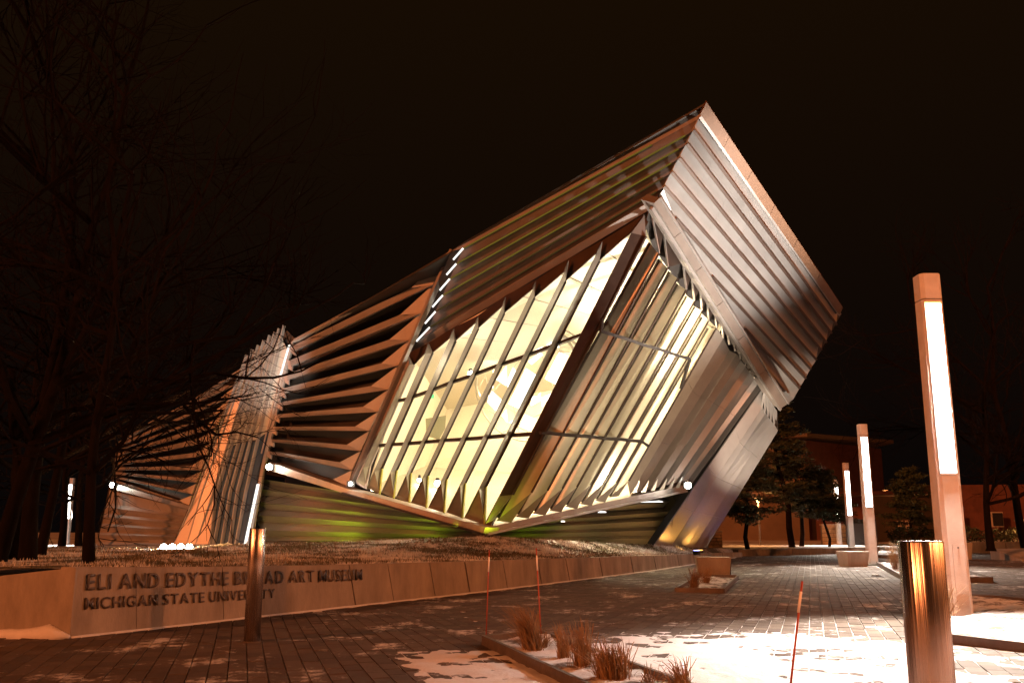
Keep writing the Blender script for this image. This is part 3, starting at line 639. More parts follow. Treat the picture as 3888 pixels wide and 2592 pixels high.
arc((2010, 1450), 205, 225, 0, 360, .035, .05); arc((2030, 1440), 220, 190, 20, 200, .04, .2); arc((2040, 1450), 170, 205, 30, 190, .03, .3); arc((2075, 1420), 180, 180, 50, 140, .035, .4)
strm = MB(); srnd = random.Random(4)
ctr = (2010, 1450)
for k in range(14):
    a = math.radians(k*26+srnd.uniform(-8, 8)); b = a+math.radians(srnd.choice((80, 110, 135)))
    p, q = (ctr[0]+205*math.cos(a), ctr[1]-225*math.sin(a)), (ctr[0]+205*math.cos(b), ctr[1]-225*math.sin(b))
    MB().tube([LM(p, .02), LM(q, .02)], .012, 5).build('strut', M['frame'], scp)

# ---- interior fittings seen through the glass
def spot_fitting(p, pl, off, label, energy=20, r=.09):
    c = pl.on(p, off); t_ = thing('gallery_spotlight', label, 'spotlight', c, 'small bright spotlights inside the gallery')
    MB().lathe(c, [(r*.6, .12), (r, .02), (r*1.05, -.08), (r*.95, -.1)], 14).build('housing', M['black'], t_, smooth=True)
    bm = bmesh.new(); bmesh.ops.create_uvsphere(bm, u_segments=14, v_segments=8, radius=r*1.1)
    me = bpy.data.meshes.new('bulb'); bm.to_mesh(me); bm.free(); me.materials.append(M['bulb'])
    b = bpy.data.objects.new('bulb', me); C.objects.link(b); b.parent = t_; b.location = (0, -.06, -.06)
    lamp('POINT', 'gallery_spot', c+Vector((0, -.25, -.1)), energy, (1, .9, .65), size=r)
spot_fitting(K2(750, 1080), L, -.9, 'brightest spotlight behind the left glass, left of the shard lattice', 110)
spot_fitting(K5(410, 1125), R, -1.2, 'spotlight behind the right glass near the upper transom', 70)
spot_fitting(K4(900, 560), R, -1.0, 'small bright light behind the lower part of the right glass near the corner', 380, .05)
spot_fitting(K3(1290, 1330), R, -1.0, 'small bright light behind the upper part of the right glass near the corner', 320, .05)
spot_fitting(K1(945, 855), L, -1.6, 'low spotlight near the bottom of the left glass, right one of the low pair')
spot_fitting(K1(765, 825), L, -1.6, 'low spotlight near the bottom of the left glass, left one of the low pair', 8, .06)
ex = plate('exit_sign', [L.on(K2(360, 1300), -1.5), L.on(K2(360, 1335), -1.5), L.on(K2(384, 1335), -1.5), L.on(K2(386, 1298), -1.5)], Vector((0, .05, 0)), M['exit'])
tag(ex, 'small green glowing sign inside the left part of the gallery', 'sign')
M['doorpanel'] = mat('sage_panel', (.35, .37, .27), .6, 0, var=.06)
dp = plate('gallery_door', [L.on(K1(825, 232), -2.2), L.on(K1(835, 400), -2.2), L.on(K1(955, 442), -2.2), L.on(K1(1020, 330), -2.2), L.on(K1(1028, 200), -2.2)], Vector((0, .06, 0)), M['doorpanel'])
tag(dp, 'grey green panel standing inside the gallery behind the left glass', 'panel')

# ---- floodlights on the beams
def flood(p, pl, off, label, energy, col=(1, .93, .8), r=.11, aim=None):
    c = pl.on(p, off); t_ = thing('beam_floodlight', label, 'floodlight', c, 'floodlights at the ends of the beams')
    MB().box(c+Vector((0, .12, .0)), (.26, .16, .2)).build('housing', M['black'], t_)
    bm = bmesh.new(); bmesh.ops.create_uvsphere(bm, u_segments=16, v_segments=10, radius=r)
    me = bpy.data.meshes.new('lens'); bm.to_mesh(me); bm.free(); me.materials.append(M['bulb'])
    b = bpy.data.objects.new('lens', me); C.objects.link(b); b.parent = t_
    lamp('POINT', 'flood_glow', c+Vector((0.15, -.35, .05)), energy, col, size=.12)
flood((1022, 1772), PL3, .6, 'blazing floodlight at the left end of the beam beside the entrance', 30)
flood((2612, 1842), R, .75, 'blazing floodlight at the right end of the beam under the overhang', 30)
flood(K8(150, 962), LWg, .7, 'blazing floodlight at the far left end of the left wing beam', 14, (.95, 1, .8))
flood(K1(80, 878), F1, .45, 'small bright floodlight at the foot of the silver tube', 8, r=.06)
def disc(p, label):
    c = RW.on(p, .5); me = MB().lathe(c, [(.14, 0), (.16, .03), (.1, .06)], 16).build('soffit_downlight', M['panel_l'])
    tag(me, label, 'downlight', 'downlights under the right beam')
for p, lb_, w in (((640, 1060), 'long downlight nearest the right floodlight', 0), ((228, 1162), 'middle small downlight under the right beam', 1)):
    pts = [PR2.on(K6(p[0]-(45 if w else 40), p[1]), -.6), PR2.on(K6(p[0]+(40 if w else 195), p[1]-(0 if w else 3)), -.6), PR2.on(K6(p[0]+(30 if w else 150), p[1]-(10 if w else 16)), -.6), PR2.on(K6(p[0]-20, p[1]-(12 if w else 2)), -.6)]
    tag(plate('soffit_downlight', pts, Vector((0, .1, 0)), M['panel_l']), lb_, 'downlight', 'downlights under the right beam')
tag(plate('soffit_downlight', [PR2.on(K4(x, y), -.6) for x, y in ((862, 1255), (905, 1255), (895, 1243), (868, 1243))], Vector((0, .1, 0)), M['panel_l']), 'faint small downlight under the right beam nearest the nose', 'downlight', 'downlights under the right beam')
# lime wash on the nose, amber and blue washes on the right foot (uplights sunk behind the mound)
def uplight(loc, aim, energy, col, label, ang=110, visible=True, kind='SPOT', lens='panel_l'):
    t_ = thing('ground_uplight', label, 'uplight', loc, 'uplights set in the ground round the museum')
    MB().lathe(loc, [(.12, -.05), (.13, .05), (.11, .08)], 16).build('housing', M['black'], t_)
    MB().lathe(Vector(loc)+Vector((0, 0, .082)), [(.10, 0), (.09, .015)], 16).build('lens', M[lens], t_)
    lamp(kind, 'uplight_beam', Vector(loc)+Vector((0, 0, .12)), energy, col, aim=aim, size=.1, angle=math.radians(ang), blend=.8)
M['lime'] = emis('lime_lens', (.6, 1, .1), 4); M['amber'] = emis('amber_lens', (1, .5, .1), 5)
LIME = (.62, .9, .02)
uplight((-.55, 25.15, .86), (-.7, 26.6, 3.2), 42, LIME, 'lime uplight on the crest of the mound just under the nose of the box', 130, lens='kerb')
uplight((-3.4, 32.6, .55), (-3.8, 34.6, 1.1), 150, LIME, 'lime uplight at the plinth left of the nose', 150, lens='lime')
uplight((-6.4, 34.0, .5), (-6.6, 36.0, 1.0), 170, LIME, 'lime uplight at the plinth near the entrance', 150, lens='lime')
uplight((1.2, 32.7, .5), (1.3, 34.5, 1.0), 90, LIME, 'lime uplight at the plinth right of the nose', 150, lens='lime')
uplight((-1.6, 26.3, .74), (-1.4, 27.2, 10), 260, LIME, 'faint lime uplight on the crest of the mound below the nose', 50, lens='lime')
uplight((3.4, 33.0, .5), (3.6, 35.3, 1.2), 260, (1, .62, .25), 'amber uplight at the plinth under the right beam', 150, lens='amber')
uplight((5.6, 34.6, .45), (5.9, 36.8, 1.1), 300, (1, .5, .15), 'amber uplight at the right end of the plinth under the beam', 150, lens='amber')
pr = G2.on(c2(480, 1370), .9)
for k, (x) in enumerate((330, 450, 560)):
    q = G2.on(c2(x, 1374), .7); q.z = .3
    uplight(q, q+Vector((-.3, .6, 1.6)), 120, (1, .5, .1), ('amber uplight at the folded foot nearest the nose', 'amber uplight in the middle of the folded foot', 'amber uplight at the outer corner of the folded foot')[k], 120, lens='amber')
q = G2.on(c2(540, 1380), 2.0); q.z = .35
uplight(q, G2.on(c2(700, 1000)), 150, (.30, .30, 1.), 'blue uplight before the folded foot of the right hand wall', 60, lens='bulb_b')
# added white lights with dark lenses, brightening right fins, folded wall and soffit
uplight((3.6, 19.6, -.075), (4.0, 28.2, 4.8), 5200, (1, .84, .58), 'added unseen warm white light in the paving before the right glazed face', 50, lens='kerb')
uplight((8.6, 29.5, -.06), G2.on(c2(930, 640)), 6500, (1, .84, .66), 'added unseen white light in the paving below the folded right wall', 50, lens='kerb')
uplight((8.8, 23.0, -.06), S.on(c1(600, 900)), 21000, (1, .90, .80), 'added unseen white light in the paving below the overhanging soffit', 58, lens='kerb')
# the row of four dazzling uplights before the left wing
for k in range(4):
    px = 620+k*32.5
    q = atY((px, 2096), 24.2)
    uplight(q, q+Vector(((-5.0, -2.2, 1.0, 1.4)[k], 11, 3.2)), (9000, 6500, 5000, 5000)[k], (1, .48, .2), ('leftmost dazzling uplight of the row on the lawn before the left wing', 'second dazzling uplight from the left before the left wing', 'third dazzling uplight from the left before the left wing', 'rightmost dazzling uplight of the row before the left wing')[k], 100)
    bm = bmesh.new(); bmesh.ops.create_uvsphere(bm, u_segments=14, v_segments=8, radius=.085)
    me = bpy.data.meshes.new('globe'); bm.to_mesh(me); bm.free(); me.materials.append(M['bulb'])
    b = bpy.data.objects.new('globe', me); C.objects.link(b); b.parent = [o for o in C.objects if o.name.startswith('ground_uplight')][-1]; b.location = (0, 0, .13)
# added unseen spot washing the upper entrance slot
lamp('SPOT', 'added_entrance_wash', EP.on(K7(470, 500), 3.0), 1100, (1, .96, .85), aim=EP.on(K7(430, 230)), size=.15, angle=math.radians(60), blend=.9)

# ================================================================== GROUND
def nz(x, y, s=1., seed=0.): return noise.noise(Vector((x*s, y*s, seed)))
gm = MB(); gm.v += [Vector(p) for p in ((-260, -30, -.09), (260, -30, -.09), (260, 420, -.09), (-260, 420, -.09))]; gm.f.append((0, 1, 2, 3))
tag(gm.build('ground', M['farlawn']), kind='structure')
# snowy grass beyond the plaza
N = 40; v = []; f = []
for j in range(N+1):
    for i in range(N+1):
        x = lerp(-70, 110, i/N); y = lerp(47.0 if True else 0, 175, (j/N)**1.3)
        v.append((x, y, -.03+.12*(j > 0)+.10*nz(x, y, .11)*(j > 0)))
for j in range(N):
    for i in range(N): a = j*(N+1)+i; f.append((a, a+1, a+N+2, a+N+1))
tag(mesh('lawn', v, f, M['farlawn'], smooth=True), kind='structure')
# bedding of the paved plaza: snow filled joints show between the pavers
wallb = [(-9.0, 10.9), (-5.4, 10.16), (-4.58, 9.97)]
base_pts = [(265, 2422), (560, 2390), (937, 2349), (1372, 2298), (1750, 2256), (2130, 2210), (2480, 2166), (2700, 2131), (2843, 2108)]
top_px = [(265, 2153), (560, 2152), (937, 2150), (1372, 2141), (1750, 2131), (2130, 2119), (2480, 2107), (2700, 2099), (2843, 2094)]
wb = [atZ(p, 0) for p in base_pts]
_d = (wb[3]-wb[0])
for _i in (1, 2):      # the lettered stretch is dead straight
    _k = base_pts[_i][0]; _r = ray(*base_pts[_i]); _t = (wb[0].x*_r.y-wb[0].y*_r.x)/(_d.y*_r.x-_d.x*_r.y); wb[_i] = wb[0]+_d*_t
wtz = []
for p, t_ in zip(wb, top_px):
    r = ray(*t_); k = math.hypot(p.x, p.y)/math.hypot(r.x, r.y); wtz.append(1.1 + r.z*k)
def wallx(y):     # x of the wall foot at depth y (left limit of the plaza)
    if y < wb[0].y: return lerp(-16, wb[0].x, max(0, (y-5)/(wb[0].y-5))) if y > 9.97 else -9.0
    for a, b in zip(wb, wb[1:]):
        if y <= b.y: return lerp(a.x, b.x, (y-a.y)/(b.y-a.y))
    return wb[-1].x+(y-wb[-1].y)*.35
pv = [(-16, 2, -.012), (40, 2, -.012), (60, 47, -.012), (-16, 47, -.012)]
tag(mesh('pavement', pv, [(0, 1, 2, 3)], M['joint']), kind='structure')
pave = [o for o in C.objects if o.name == 'pavement'][0]
PW, PLn, GAP = .15, .30, .009
beds = []
def inpoly(x, y, poly):
    c = False; n = len(poly)
    for i in range(n):
        x1, y1 = poly[i]; x2, y2 = poly[(i+1) % n]
        if (y1 > y) != (y2 > y) and x < (x2-x1)*(y-y1)/(y2-y1)+x1: c = not c
    return c
k0, k1, k2, k3 = atZ((1835, 2446), 0), atZ((2062, 2426), 0), atZ((2490, 2592), 0), atZ((2130, 2592), 0)
d1 = (k3-k0); d2 = (k2-k1)
bed1 = [(k0.x, k0.y), (k1.x, k1.y), (k1.x+d2.x*2, k1.y+d2.y*2), (k0.x+d1.x*2, k0.y+d1.y*2)]
b1 = atZ((3508, 2356), 0); b2 = atZ((3572, 2436), 0)
bed2 = [(4.75, 10.8), (4.15, 9.35), (4.6, 8.55), (7.2, 8.2), (8.2, 11.2), (7.3, 14.6), (6.6, 14.8)]
bed2 = [(5.05, 12.2), (b2.x, b2.y), (4.75, 8.75), (7.4, 7.9), (8.4, 11.2), (7.6, 15.0), (6.4, 15.6)]
bed3 = [(2.95, 17.2), (3.75, 16.9), (5.2, 21.9), (4.4, 22.2)]
bed4 = [(8.5, 20.6), (10.2, 20.2), (13.3, 29.5), (11.6, 30.2)]
bed5 = [(14.0, 37.6), (15.8, 37.2), (18.6, 46), (17, 46.4)]
allbeds = [bed1, bed2, bed3, bed4, bed5]
def zoneA(x, y): return x < lerp(-.05, -.9, (y-9.3)/5) - 0.0 and y < 13.2 if y > 9.4 else x < k0.x + (9.4-y)*.28
def gen_pavers():
    out = []
    for zone, ang in ((0, math.radians(106)), (1, math.radians(72.4))):
        ca, sa = math.cos(ang), math.sin(ang)
        # course direction (long side of paver) is along ang
        rngu = range(int(-5/PLn), int(52/PLn)); rngv = range(-int(34/PW), int(34/PW))
        ox, oy = (0, 5) if zone == 0 else (0, 3)
        for v_ in rngv:
            for u_ in rngu:
                uu = (u_ + (.5 if v_ % 2 else 0))*PLn; vv = v_*PW
                x = ox + uu*ca + vv*sa; y = oy + uu*sa - vv*ca
                if y < 4.6 or y > 45.5: continue
                if abs(x) > y*.62+1.0: continue
                if x < wallx(y)+.02 and y > 9.5: continue
                if y > 26 and x > 24: continue
                za = zoneA(x, y)
                if (zone == 0) != za: continue
                if any(inpoly(x, y, b_) for b_ in allbeds): continue
                out.append((x, y, ang, zone))
    return out
PV = gen_pavers()
PV.sort(key=lambda p: p[1]*1.0 + abs(p[0]-.5)*.25)
bxm = MB().box((0, 0, -.02), (PLn-GAP, PW-GAP, .04), taper=.985)
def pav_mesh(m):
    me = bpy.data.meshes.new('paver'); me.from_pydata([tuple(p) for p in bxm.v], [], bxm.f[1:]); me.materials.append(M[m]); return me
pm = [pav_mesh('paver'), pav_mesh('paver_b')]
inview = [p for p in PV if abs(p[0]) < p[1]*.555 - .05 and p[1] > 7.15]
near = set(id(p) for p in inview[:290])
for p in inview[:290]:
    o = bpy.data.objects.new('paver', pm[rnd.random() < .45]); C.objects.link(o); o.parent = pave
    cx_ = (pv[0][0]+pv[1][0]+pv[2][0]+pv[3][0])/4; cy_ = 24.5
    o.location = Vector((p[0], p[1], rnd.uniform(-.003, .002))) - pave.location
    o.rotation_euler = (rnd.uniform(-.008, .008), rnd.uniform(-.008, .008), p[2])
for mi, mname in enumerate(('paver', 'paver_b')):
    v = []; f = []
    for p in PV:
        if id(p) in near or (hash((round(p[0], 3), round(p[1], 3))) % 100 < 45) != (mi == 1): continue
        n = len(v); ca, sa = math.cos(p[2]), math.sin(p[2]); z = rnd.uniform(-.003, .002)
        for q in bxm.v: v.append((p[0]+q.x*ca-q.y*sa, p[1]+q.x*sa+q.y*ca, z+q.z))
        f += [tuple(n+i for i in fc) for fc in bxm.f[1:]]
    o = mesh('far_pavers', v, f, M[mname], pave); o['kind'] = 'stuff'

# thin lying snow with feet-worn gaps, a real sheet lapping over the pavers
def cover(x, y):
    # more snow right of the first bed and in the foreground
    c = .0
    c += 1.0*max(0, min(1, (x-.1+(y-9)*.10)/.7))*max(0, min(1, (11.6-y+.25*x)/2.6))*max(0, min(1, (6.2-x)/3.2))
    a = x - (k0.x + (9.4-y)*.28)
    c += .95*max(0, min(1, (a+1.25)/.35))*(1 if a < .05 else 0)*max(0, min(1, (9.35-y)/.5))
    c += .45*max(0, min(1, (x-2.2)/1.2))*max(0, min(1, (21.5-y)/3))*max(0, min(1, (y-11)/2))*max(0, 1-abs(x-y*.23-.9)/1.6)
    return min(c, 1.)
def patch(x0, x1, y0, y1, st, name, label):
    nx, ny = int((x1-x0)/st), int((y1-y0)/st); v = []; f = []; zs = []
    for j in range(ny+1):
        for i in range(nx+1):
            x = x0+i*st; y = y0+j*st
            n = nz(x*1.0, y*1.0, .9, 3)*.5 + nz(x*.9, y*1.2, 3.1, 7)*.5 + nz(x*1.1, y*.7, 9, 1)*.3 + nz(x, y, 24, 2)*.12
            c = cover(x, y)
            z = -.03 + .0385*c + n*.036*(.35+.65*c) + (-.006 if c < .05 else 0)
            if c < .01: z = -.02
            zs.append(min(z, .012+.004*n)); v.append((x, y, zs[-1]))
    keep = {}
    for j in range(ny):
        for i in range(nx):
            a = j*(nx+1)+i; q = (a, a+1, a+nx+2, a+nx+1)
            xx = x0+i*st; yy = y0+j*st
            if inpoly(xx, yy, bed1) or inpoly(xx, yy, bed2): continue
            if max(zs[k] for k in q) > -.009: f.append(q)
    used = sorted({k for q in f for k in q}); ix = {k: n for n, k in enumerate(used)}
    o = mesh(name, [v[k] for k in used], [tuple(ix[k] for k in q) for q in f], M['snow'], smooth=True); o['kind'] = 'stuff'
    return tag(o, label, 'snow')
patch(-2.2, 6.2, 6.3, 12.0, .03, 'snow_sheet', 'thin trampled snow lying over the pavers right of the near planting bed')
patch(1.0, 7.5, 12.0, 21.5, .06, 'snow_patches', 'scattered thin snow patches on the pavers in the middle distance')

# kerbed planting beds
def bed(poly, name, label, h=.09, close=True, segs=None):
    cx = sum(p[0] for p in poly)/len(poly); cy = sum(p[1] for p in poly)/len(poly)
    t_ = thing(name, label, 'planting bed', (cx, cy, 0), 'planting beds along the plaza')
    n = len(poly)
    for i in range(n):
        a = Vector((*poly[i], h/2-.02)); b = Vector((*poly[(i+1) % n], h/2-.02))
        bar('steel_edging', a, b, .035, h+.04, M['kerb'], t_)
    # soil with drifted snow, fine grid clipped to the bed
    x0, x1 = min(p[0] for p in poly), max(p[0] for p in poly); y0, y1 = min(p[1] for p in poly), max(p[1] for p in poly)
    st = .06 if cy < 14 else .2; v = []; f = []; idx = {}
    nx, ny = int((x1-x0)/st)+1, int((y1-y0)/st)+1
    for j in range(ny+1):
        for i in range(nx+1):
            x = x0+i*st; y = y0+j*st
            if inpoly(x, y, poly):
                idx[(i, j)] = len(v); v.append((x, y, h-.035+.05*nz(x, y, 1.7, 5)+.02*nz(x, y, 6, 9)))
    for (i, j) in list(idx):
        q = [(i, j), (i+1, j), (i+1, j+1), (i, j+1)]
        if all(k in idx for k in q): f.append(tuple(idx[k] for k in q))
    mesh('snowy_soil', v, f, M['bedsoil'], t_, smooth=True)
    mesh('soil_bed', [(*p, h-.06) for p in poly], [tuple(range(n))], M['bedsoil'], t_)
    return t_
M['bedsoil'] = snowy('snowy_soil', (.07, .05, .035), (.14, .10, .07), -.10, 1.6, fine=10, bump=.8)
bed(bed1, 'planting_bed', 'nearest planting bed with dark steel edging, dry grass tufts and snow')
bed(bed2, 'planting_bed', 'kerbed bed round the foot of the nearest lamp column')
bed(bed3, 'planting_bed', 'small bed in front of the concrete block in mid plaza', .08)
bed(bed4, 'planting_bed', 'bed round the second lamp column behind the right bollard', .12)
bed(bed5, 'planting_bed', 'far bed round the third lamp column', .12)

# dry ornamental grass tufts
def tuft(x, y, z, h, n, spread, lean, label, seed):
    r = random.Random(seed); t_ = MB()
    for i in range(n):
        a = r.uniform(0, 6.283); s = abs(r.gauss(0, 1))*spread*1.7; hh = h*r.choice((1, 1, .8, .55, .35))*r.uniform(.6, 1.08)
        b0 = Vector((x+r.gauss(0, .035), y+r.gauss(0, .035), z-.02)); w = r.uniform(.0022, .0042)
        dx, dy = math.cos(a)*s+lean*hh*r.uniform(.3, 1.6), math.sin(a)*s
        p1 = b0+Vector((dx*.25, dy*.25, hh*.5)); p2 = b0+Vector((dx*.65, dy*.65, hh*.85)); p3 = b0+Vector((dx*1.25, dy*1.25, hh*(1.0 if s < spread*1.2 else .8)))
        sd = Vector((math.sin(a+1), math.cos(a+1), 0))*w; k = len(t_.v)
        t_.v += [b0-sd, b0+sd, p1-sd, p1+sd, p2-sd*.7, p2+sd*.7, p3]
        t_.f += [(k, k+1, k+3, k+2), (k+2, k+3, k+5, k+4), (k+4, k+5, k+6)]
    return tag(t_.build('grass_tuft', M['straw']), label, 'grass tuft', 'dry ornamental grass tufts in the beds')
def hg(px, py): p = atZ((1800+px/2.138, 2250+py/2.138), .05); return p.x, p.y
for (px, py, h, n, s, ln, lb_) in ((480, 445, .42, 420, .10, -.38, 'bushy leaning grass tuft between the two near snow stakes'),
                              (725, 505, .30, 120, .05, -.15, 'slim grass tuft just right of the bushy one'),
                              (880, 595, .40, 220, .06, -.05, 'tall upright grass tuft in the middle of the near bed'),
                              (1080, 700, .32, 200, .07, -.25, 'ragged left tuft of the twin pair in the near bed'),
                              (1185, 695, .32, 180, .07, -.10, 'ragged right tuft of the twin pair in the near bed'),
                              (1430, 745, .18, 60, .05, .1, 'tiny grass tuft by the thin wire edge of the near bed'),
                              (1690, 790, .26, 120, .07, -.2, 'soft grass tuft at the bottom edge right of the near bed'),
                              (560, 425, .16, 70, .09, 0, 'low scrubby tuft at the foot of the right near stake')):
    x, y = hg(px, py); tuft(x, y, .05, h, n, s, ln, lb_, int(px))
for (x, y, h, n, s, ln, lb_) in ((3.35, 17.6, .42, 260, .16, .3, 'dark grass clump in the bed before the mid plaza block'), (3.9, 19.2, .35, 160, .14, .2, 'second grass clump nearer the mid plaza block'),
                            (5.15, 11.4, .62, 240, .14, -.05, 'pale glowing grass clump between right bollard and lamp column'), (5.35, 12.5, .6, 200, .12, -.05, 'pale grass clump touching the near lamp column'),
                            (6.35, 11.2, .5, 160, .12, .3, 'blown pale grass clump right of the near lamp column'),
                            (9.6, 23.2, .6, 200, .18, 0, 'pale grass clump at the left edge of the second lamp bed'), (9.9, 24.5, .6, 200, .18, 0, 'pale grass clump behind the right bollard top'),
                            (11.8, 29.3, .75, 200, .2, 0, 'upright grass clump by the foot of the second lamp column'), (15.2, 39.5, .8, 160, .25, 0, 'grass clump near the third lamp column'),
                            (16.0, 42, .8, 160, .25, 0, 'grass clump behind the far benches')):
    tuft(x, y, .06, h, n, s, ln, lb_, int(x*100+y))

# ================================================================== SIGN WALL
# leaning-jointed concrete retaining wall in cast panels
swall = thing('sign_wall', 'long low concrete retaining wall with dark museum lettering', 'wall', (wb[3].x, wb[3].y, 0))
def wall_pt(s):      # s in 0..n-1 along the foot points
    i = min(int(s), len(wb)-2); t_ = s-i; return wb[i].lerp(wb[i+1], t_), lerp(wtz[i], wtz[i+1], t_)
cuts = [0, .85, 1.75, 2.45, 2.95, 3.3, 3.72, 4.08, 4.42, 4.78, 5.08, 5.4, 5.75, 6.05, 6.4, 6.8, 7.3, 7.9]
lean = .07
for a, b in zip(cuts, cuts[1:]):
    g_ = .004
    (p0, h0), (p1, h1) = wall_pt(a+g_), wall_pt(b-g_)
    d = (p1-p0).normalized(); out = Vector((-d.y, d.x, 0)); slant = d*(-.16 if a > 2 else -.05)
    s0 = slant if a > 0 else Vector((0, 0, 0))
    q = [p0, p1, p1+slant+out*lean*.5+Vector((0, 0, h1)), p0+s0+out*lean*.5+Vector((0, 0, h0))]
    q = [q[0]+Vector((0, 0, -.05)), q[1]+Vector((0, 0, -.05)), q[2], q[3]]
    jit = out*rnd.uniform(-.004, .004)
    plate('concrete_panel', [x+jit for x in q], out*.22, M['concrete'], swall)
# snow ridge along the foot
sr = MB(); pts = []
for k in range(60):
    p, h = wall_pt(k/59*7.6); d = (wall_pt(min(7.9, k/59*7.6+.1))[0]-p).normalized(); out = Vector((d.y, -d.x, 0))
    pts.append(p+out*.015+Vector((0, 0, .004)))
sr.tube(pts, [.018+.010*abs(nz(k*.7, 0)) for k in range(60)], 6).build('snow_ridge', M['snow'], swall, smooth=True)
# the return wall to the left
lw_a = wb[0]; lw_b = atZ((-260, 2405), 0); lh = .69
rwall = thing('return_wall', 'end stretch of concrete retaining wall at the left edge, turned toward the viewer', 'wall', (lw_b.x, lw_b.y, 0))
out = Vector((0, 1, 0))
hz = 1.1 + ray(0, 2182).z*(atZ((0, 2414), 0).y/ray(0, 2182).y)
plate('concrete_panel', [lw_b+Vector((0, 0, -.05)), lw_a+Vector((-.004, 0, -.05)), lw_a+Vector((-.004, 0, wtz[0])), Vector((atZ((0, 2414), 0).x, atZ((0, 2414), 0).y, hz)), lw_b+Vector((0, 0, hz-.1))], out*.25, M['concrete'], rwall)
sd_ = MB(); pts = [lerp(lw_b, lw_a, k/14)+Vector((0, -.02, .02)) for k in range(15)]
sd_.tube(pts, [.05, .05, .06, .05, .05, .04, .05, .05, .06, .06, .07, .09, .12, .07, .02], 8).build('snow_drift', M['snow'], rwall, smooth=True)

# lettering: every letter its own piece standing off the concrete
def letters(text, p_left, p_right, cap_px0, cap_px1):
    # p_left / p_right: foot of first letter, foot of last letter end (photo px) on the wall plane
    a0, a1 = wb[0], wb[3]
    wp = Pl(a0, a1, a1+Vector((0, 0, 1)))
    P0, P1 = wp.on(p_left), wp.on(p_right)
    u = (P1-P0).normalized(); span = (P1-P0).length
    cap = (wp.on((p_left[0], p_left[1]-cap_px0))-P0).z
    cap1 = (wp.on((p_right[0], p_right[1]-cap_px1))-P1).z
    shapes = []; x = 0
    for ch in text:
        if ch == ' ': x += .42; shapes.append(None); continue
        cu = bpy.data.curves.new('letter', 'FONT'); cu.body = ch; cu.size = 1.36; cu.extrude = .0; cu.offset = .014; cu.resolution_u = 4
        o = bpy.data.objects.new('tmp', cu); C.objects.link(o)
        bpy.context.view_layer.update()
        me = bpy.data.meshes.new_from_object(o.evaluated_get(bpy.context.evaluated_depsgraph_get()))
        bpy.data.objects.remove(o); 
        xs = [v_.co.x for v_ in me.vertices]; lo, hi = min(xs), max(xs)
        for v_ in me.vertices: v_.co.x -= lo
        shapes.append((me, x)); x += (hi-lo)+.24
    tot = x-.24; sx = span/tot
    nrm = -Vector((-u.y, u.x, 0)).normalized()
    if nrm.dot(EYE-P0) < 0: nrm = -nrm
    zax = Vector((0, 0, 1)); zax = (zax+nrm*0)
    for s_ in shapes:
        if not s_: continue
        me, x0 = s_
        bm = bmesh.new(); bm.from_mesh(me)
        ext = bmesh.ops.extrude_face_region(bm, geom=bm.faces[:])
        for e_ in ext['geom']:
            if isinstance(e_, bmesh.types.BMVert): e_.co.z += .008
        vs = []
        for v_ in bm.verts:
            t_ = (x0+v_.co.x)*sx/span; c_ = lerp(cap, cap1, t_)
            v_.co = P0.lerp(P1, t_) + Vector((0, 0, v_.co.y*c_*1.0)) + nrm*(v_.co.z+.004) - Vector(nrm)*(v_.co.y*c_*.06)
        bmesh.ops.recalc_face_normals(bm, faces=bm.faces)
        cen = sum((v_.co for v_ in bm.verts), Vector())/len(bm.verts)
        for v_ in bm.verts: v_.co -= cen
        m2 = bpy.data.meshes.new('letter'); bm.to_mesh(m2); bm.free(); m2.materials.append(M['letters'])
        o = bpy.data.objects.new('letter', m2); C.objects.link(o); o.parent = swall; o.location = cen - swall.location
letters('ELI AND EDYTHE BROAD ART MUSEUM', cl(396, 1251), (1374, 2200), 62, 43)
letters('MICHIGAN STATE UNIVERSITY', cl(386, 1341), (1042, 2267), 46, 36)

# ================================================================== MOUND behind the wall
def mound_rows():
    n = 90; rows = []
    # wall-top line extended to the left
    def A(t):
        if t < .22:
            k = t/.22; q = Vector((-16, 10.4, .50)).lerp(Vector((wb[0].x-.15, wb[0].y+.25, wtz[0]-.015)), k); return q
        s = (t-.22)/.78*7.9; p, h = wall_pt(s); d = (wall_pt(min(7.95, s+.1))[0]-p).normalized() if s < 7.85 else Vector((.4, .9, 0))
        return p+Vector((-d.y, d.x, 0))*.2+Vector((0, 0, h-.012))
    cp_ = [((-400, 2090), 24), ((0, 2086), 24), ((350, 2080), 25), ((620, 2082), 26), ((800, 2074), 26.5), ((870, 2064), 26), ((1100, 2060), 25.5), ((1300, 2055), 25.2), ((1560, 2045), 25), ((1800, 2036), 25),
           ((1900, 2037), 25.2), ((2100, 2048), 26.5), ((2400, 2065), 30), ((2600, 2074), 34), ((2700, 2080), 38), ((2850, 2085), 43)]
    cv = [atY(p, Y) for p, Y in cp_]
    def Bc(t):
        s = t*(len(cv)-1); i = min(int(s), len(cv)-2); return cv[i].lerp(cv[i+1], s-i)
    for j in range(26):
        r = []; k = j/21
        for i in range(n+1):
            t_ = i/n; a = A(t_); b = Bc(t_)
            if j <= 21:
                p = a.lerp(b, k); p.z = lerp(a.z, b.z, k) - .10*math.sin(k*math.pi)*(1 if t_ > .3 else .3) + .02*nz(p.x, p.y, .6) * math.sin(k*math.pi) + .006*nz(p.x, p.y, 5)
            else:
                e = j-21; p = b+Vector((0, e*e*1.6, -.2*e if t_ > .35 else -.02*e)); 
            r.append(p)
        rows.append(r)
    return rows
rows = mound_rows(); v = [p for r in rows for p in r]; n1 = len(rows[0]); f = []
for j in range(len(rows)-1):
    for i in range(n1-1): a = j*n1+i; f.append((a, a+1, a+n1+1, a+n1))
tag(mesh('grass_mound', v, f, M['lawn'], smooth=True), kind='structure')
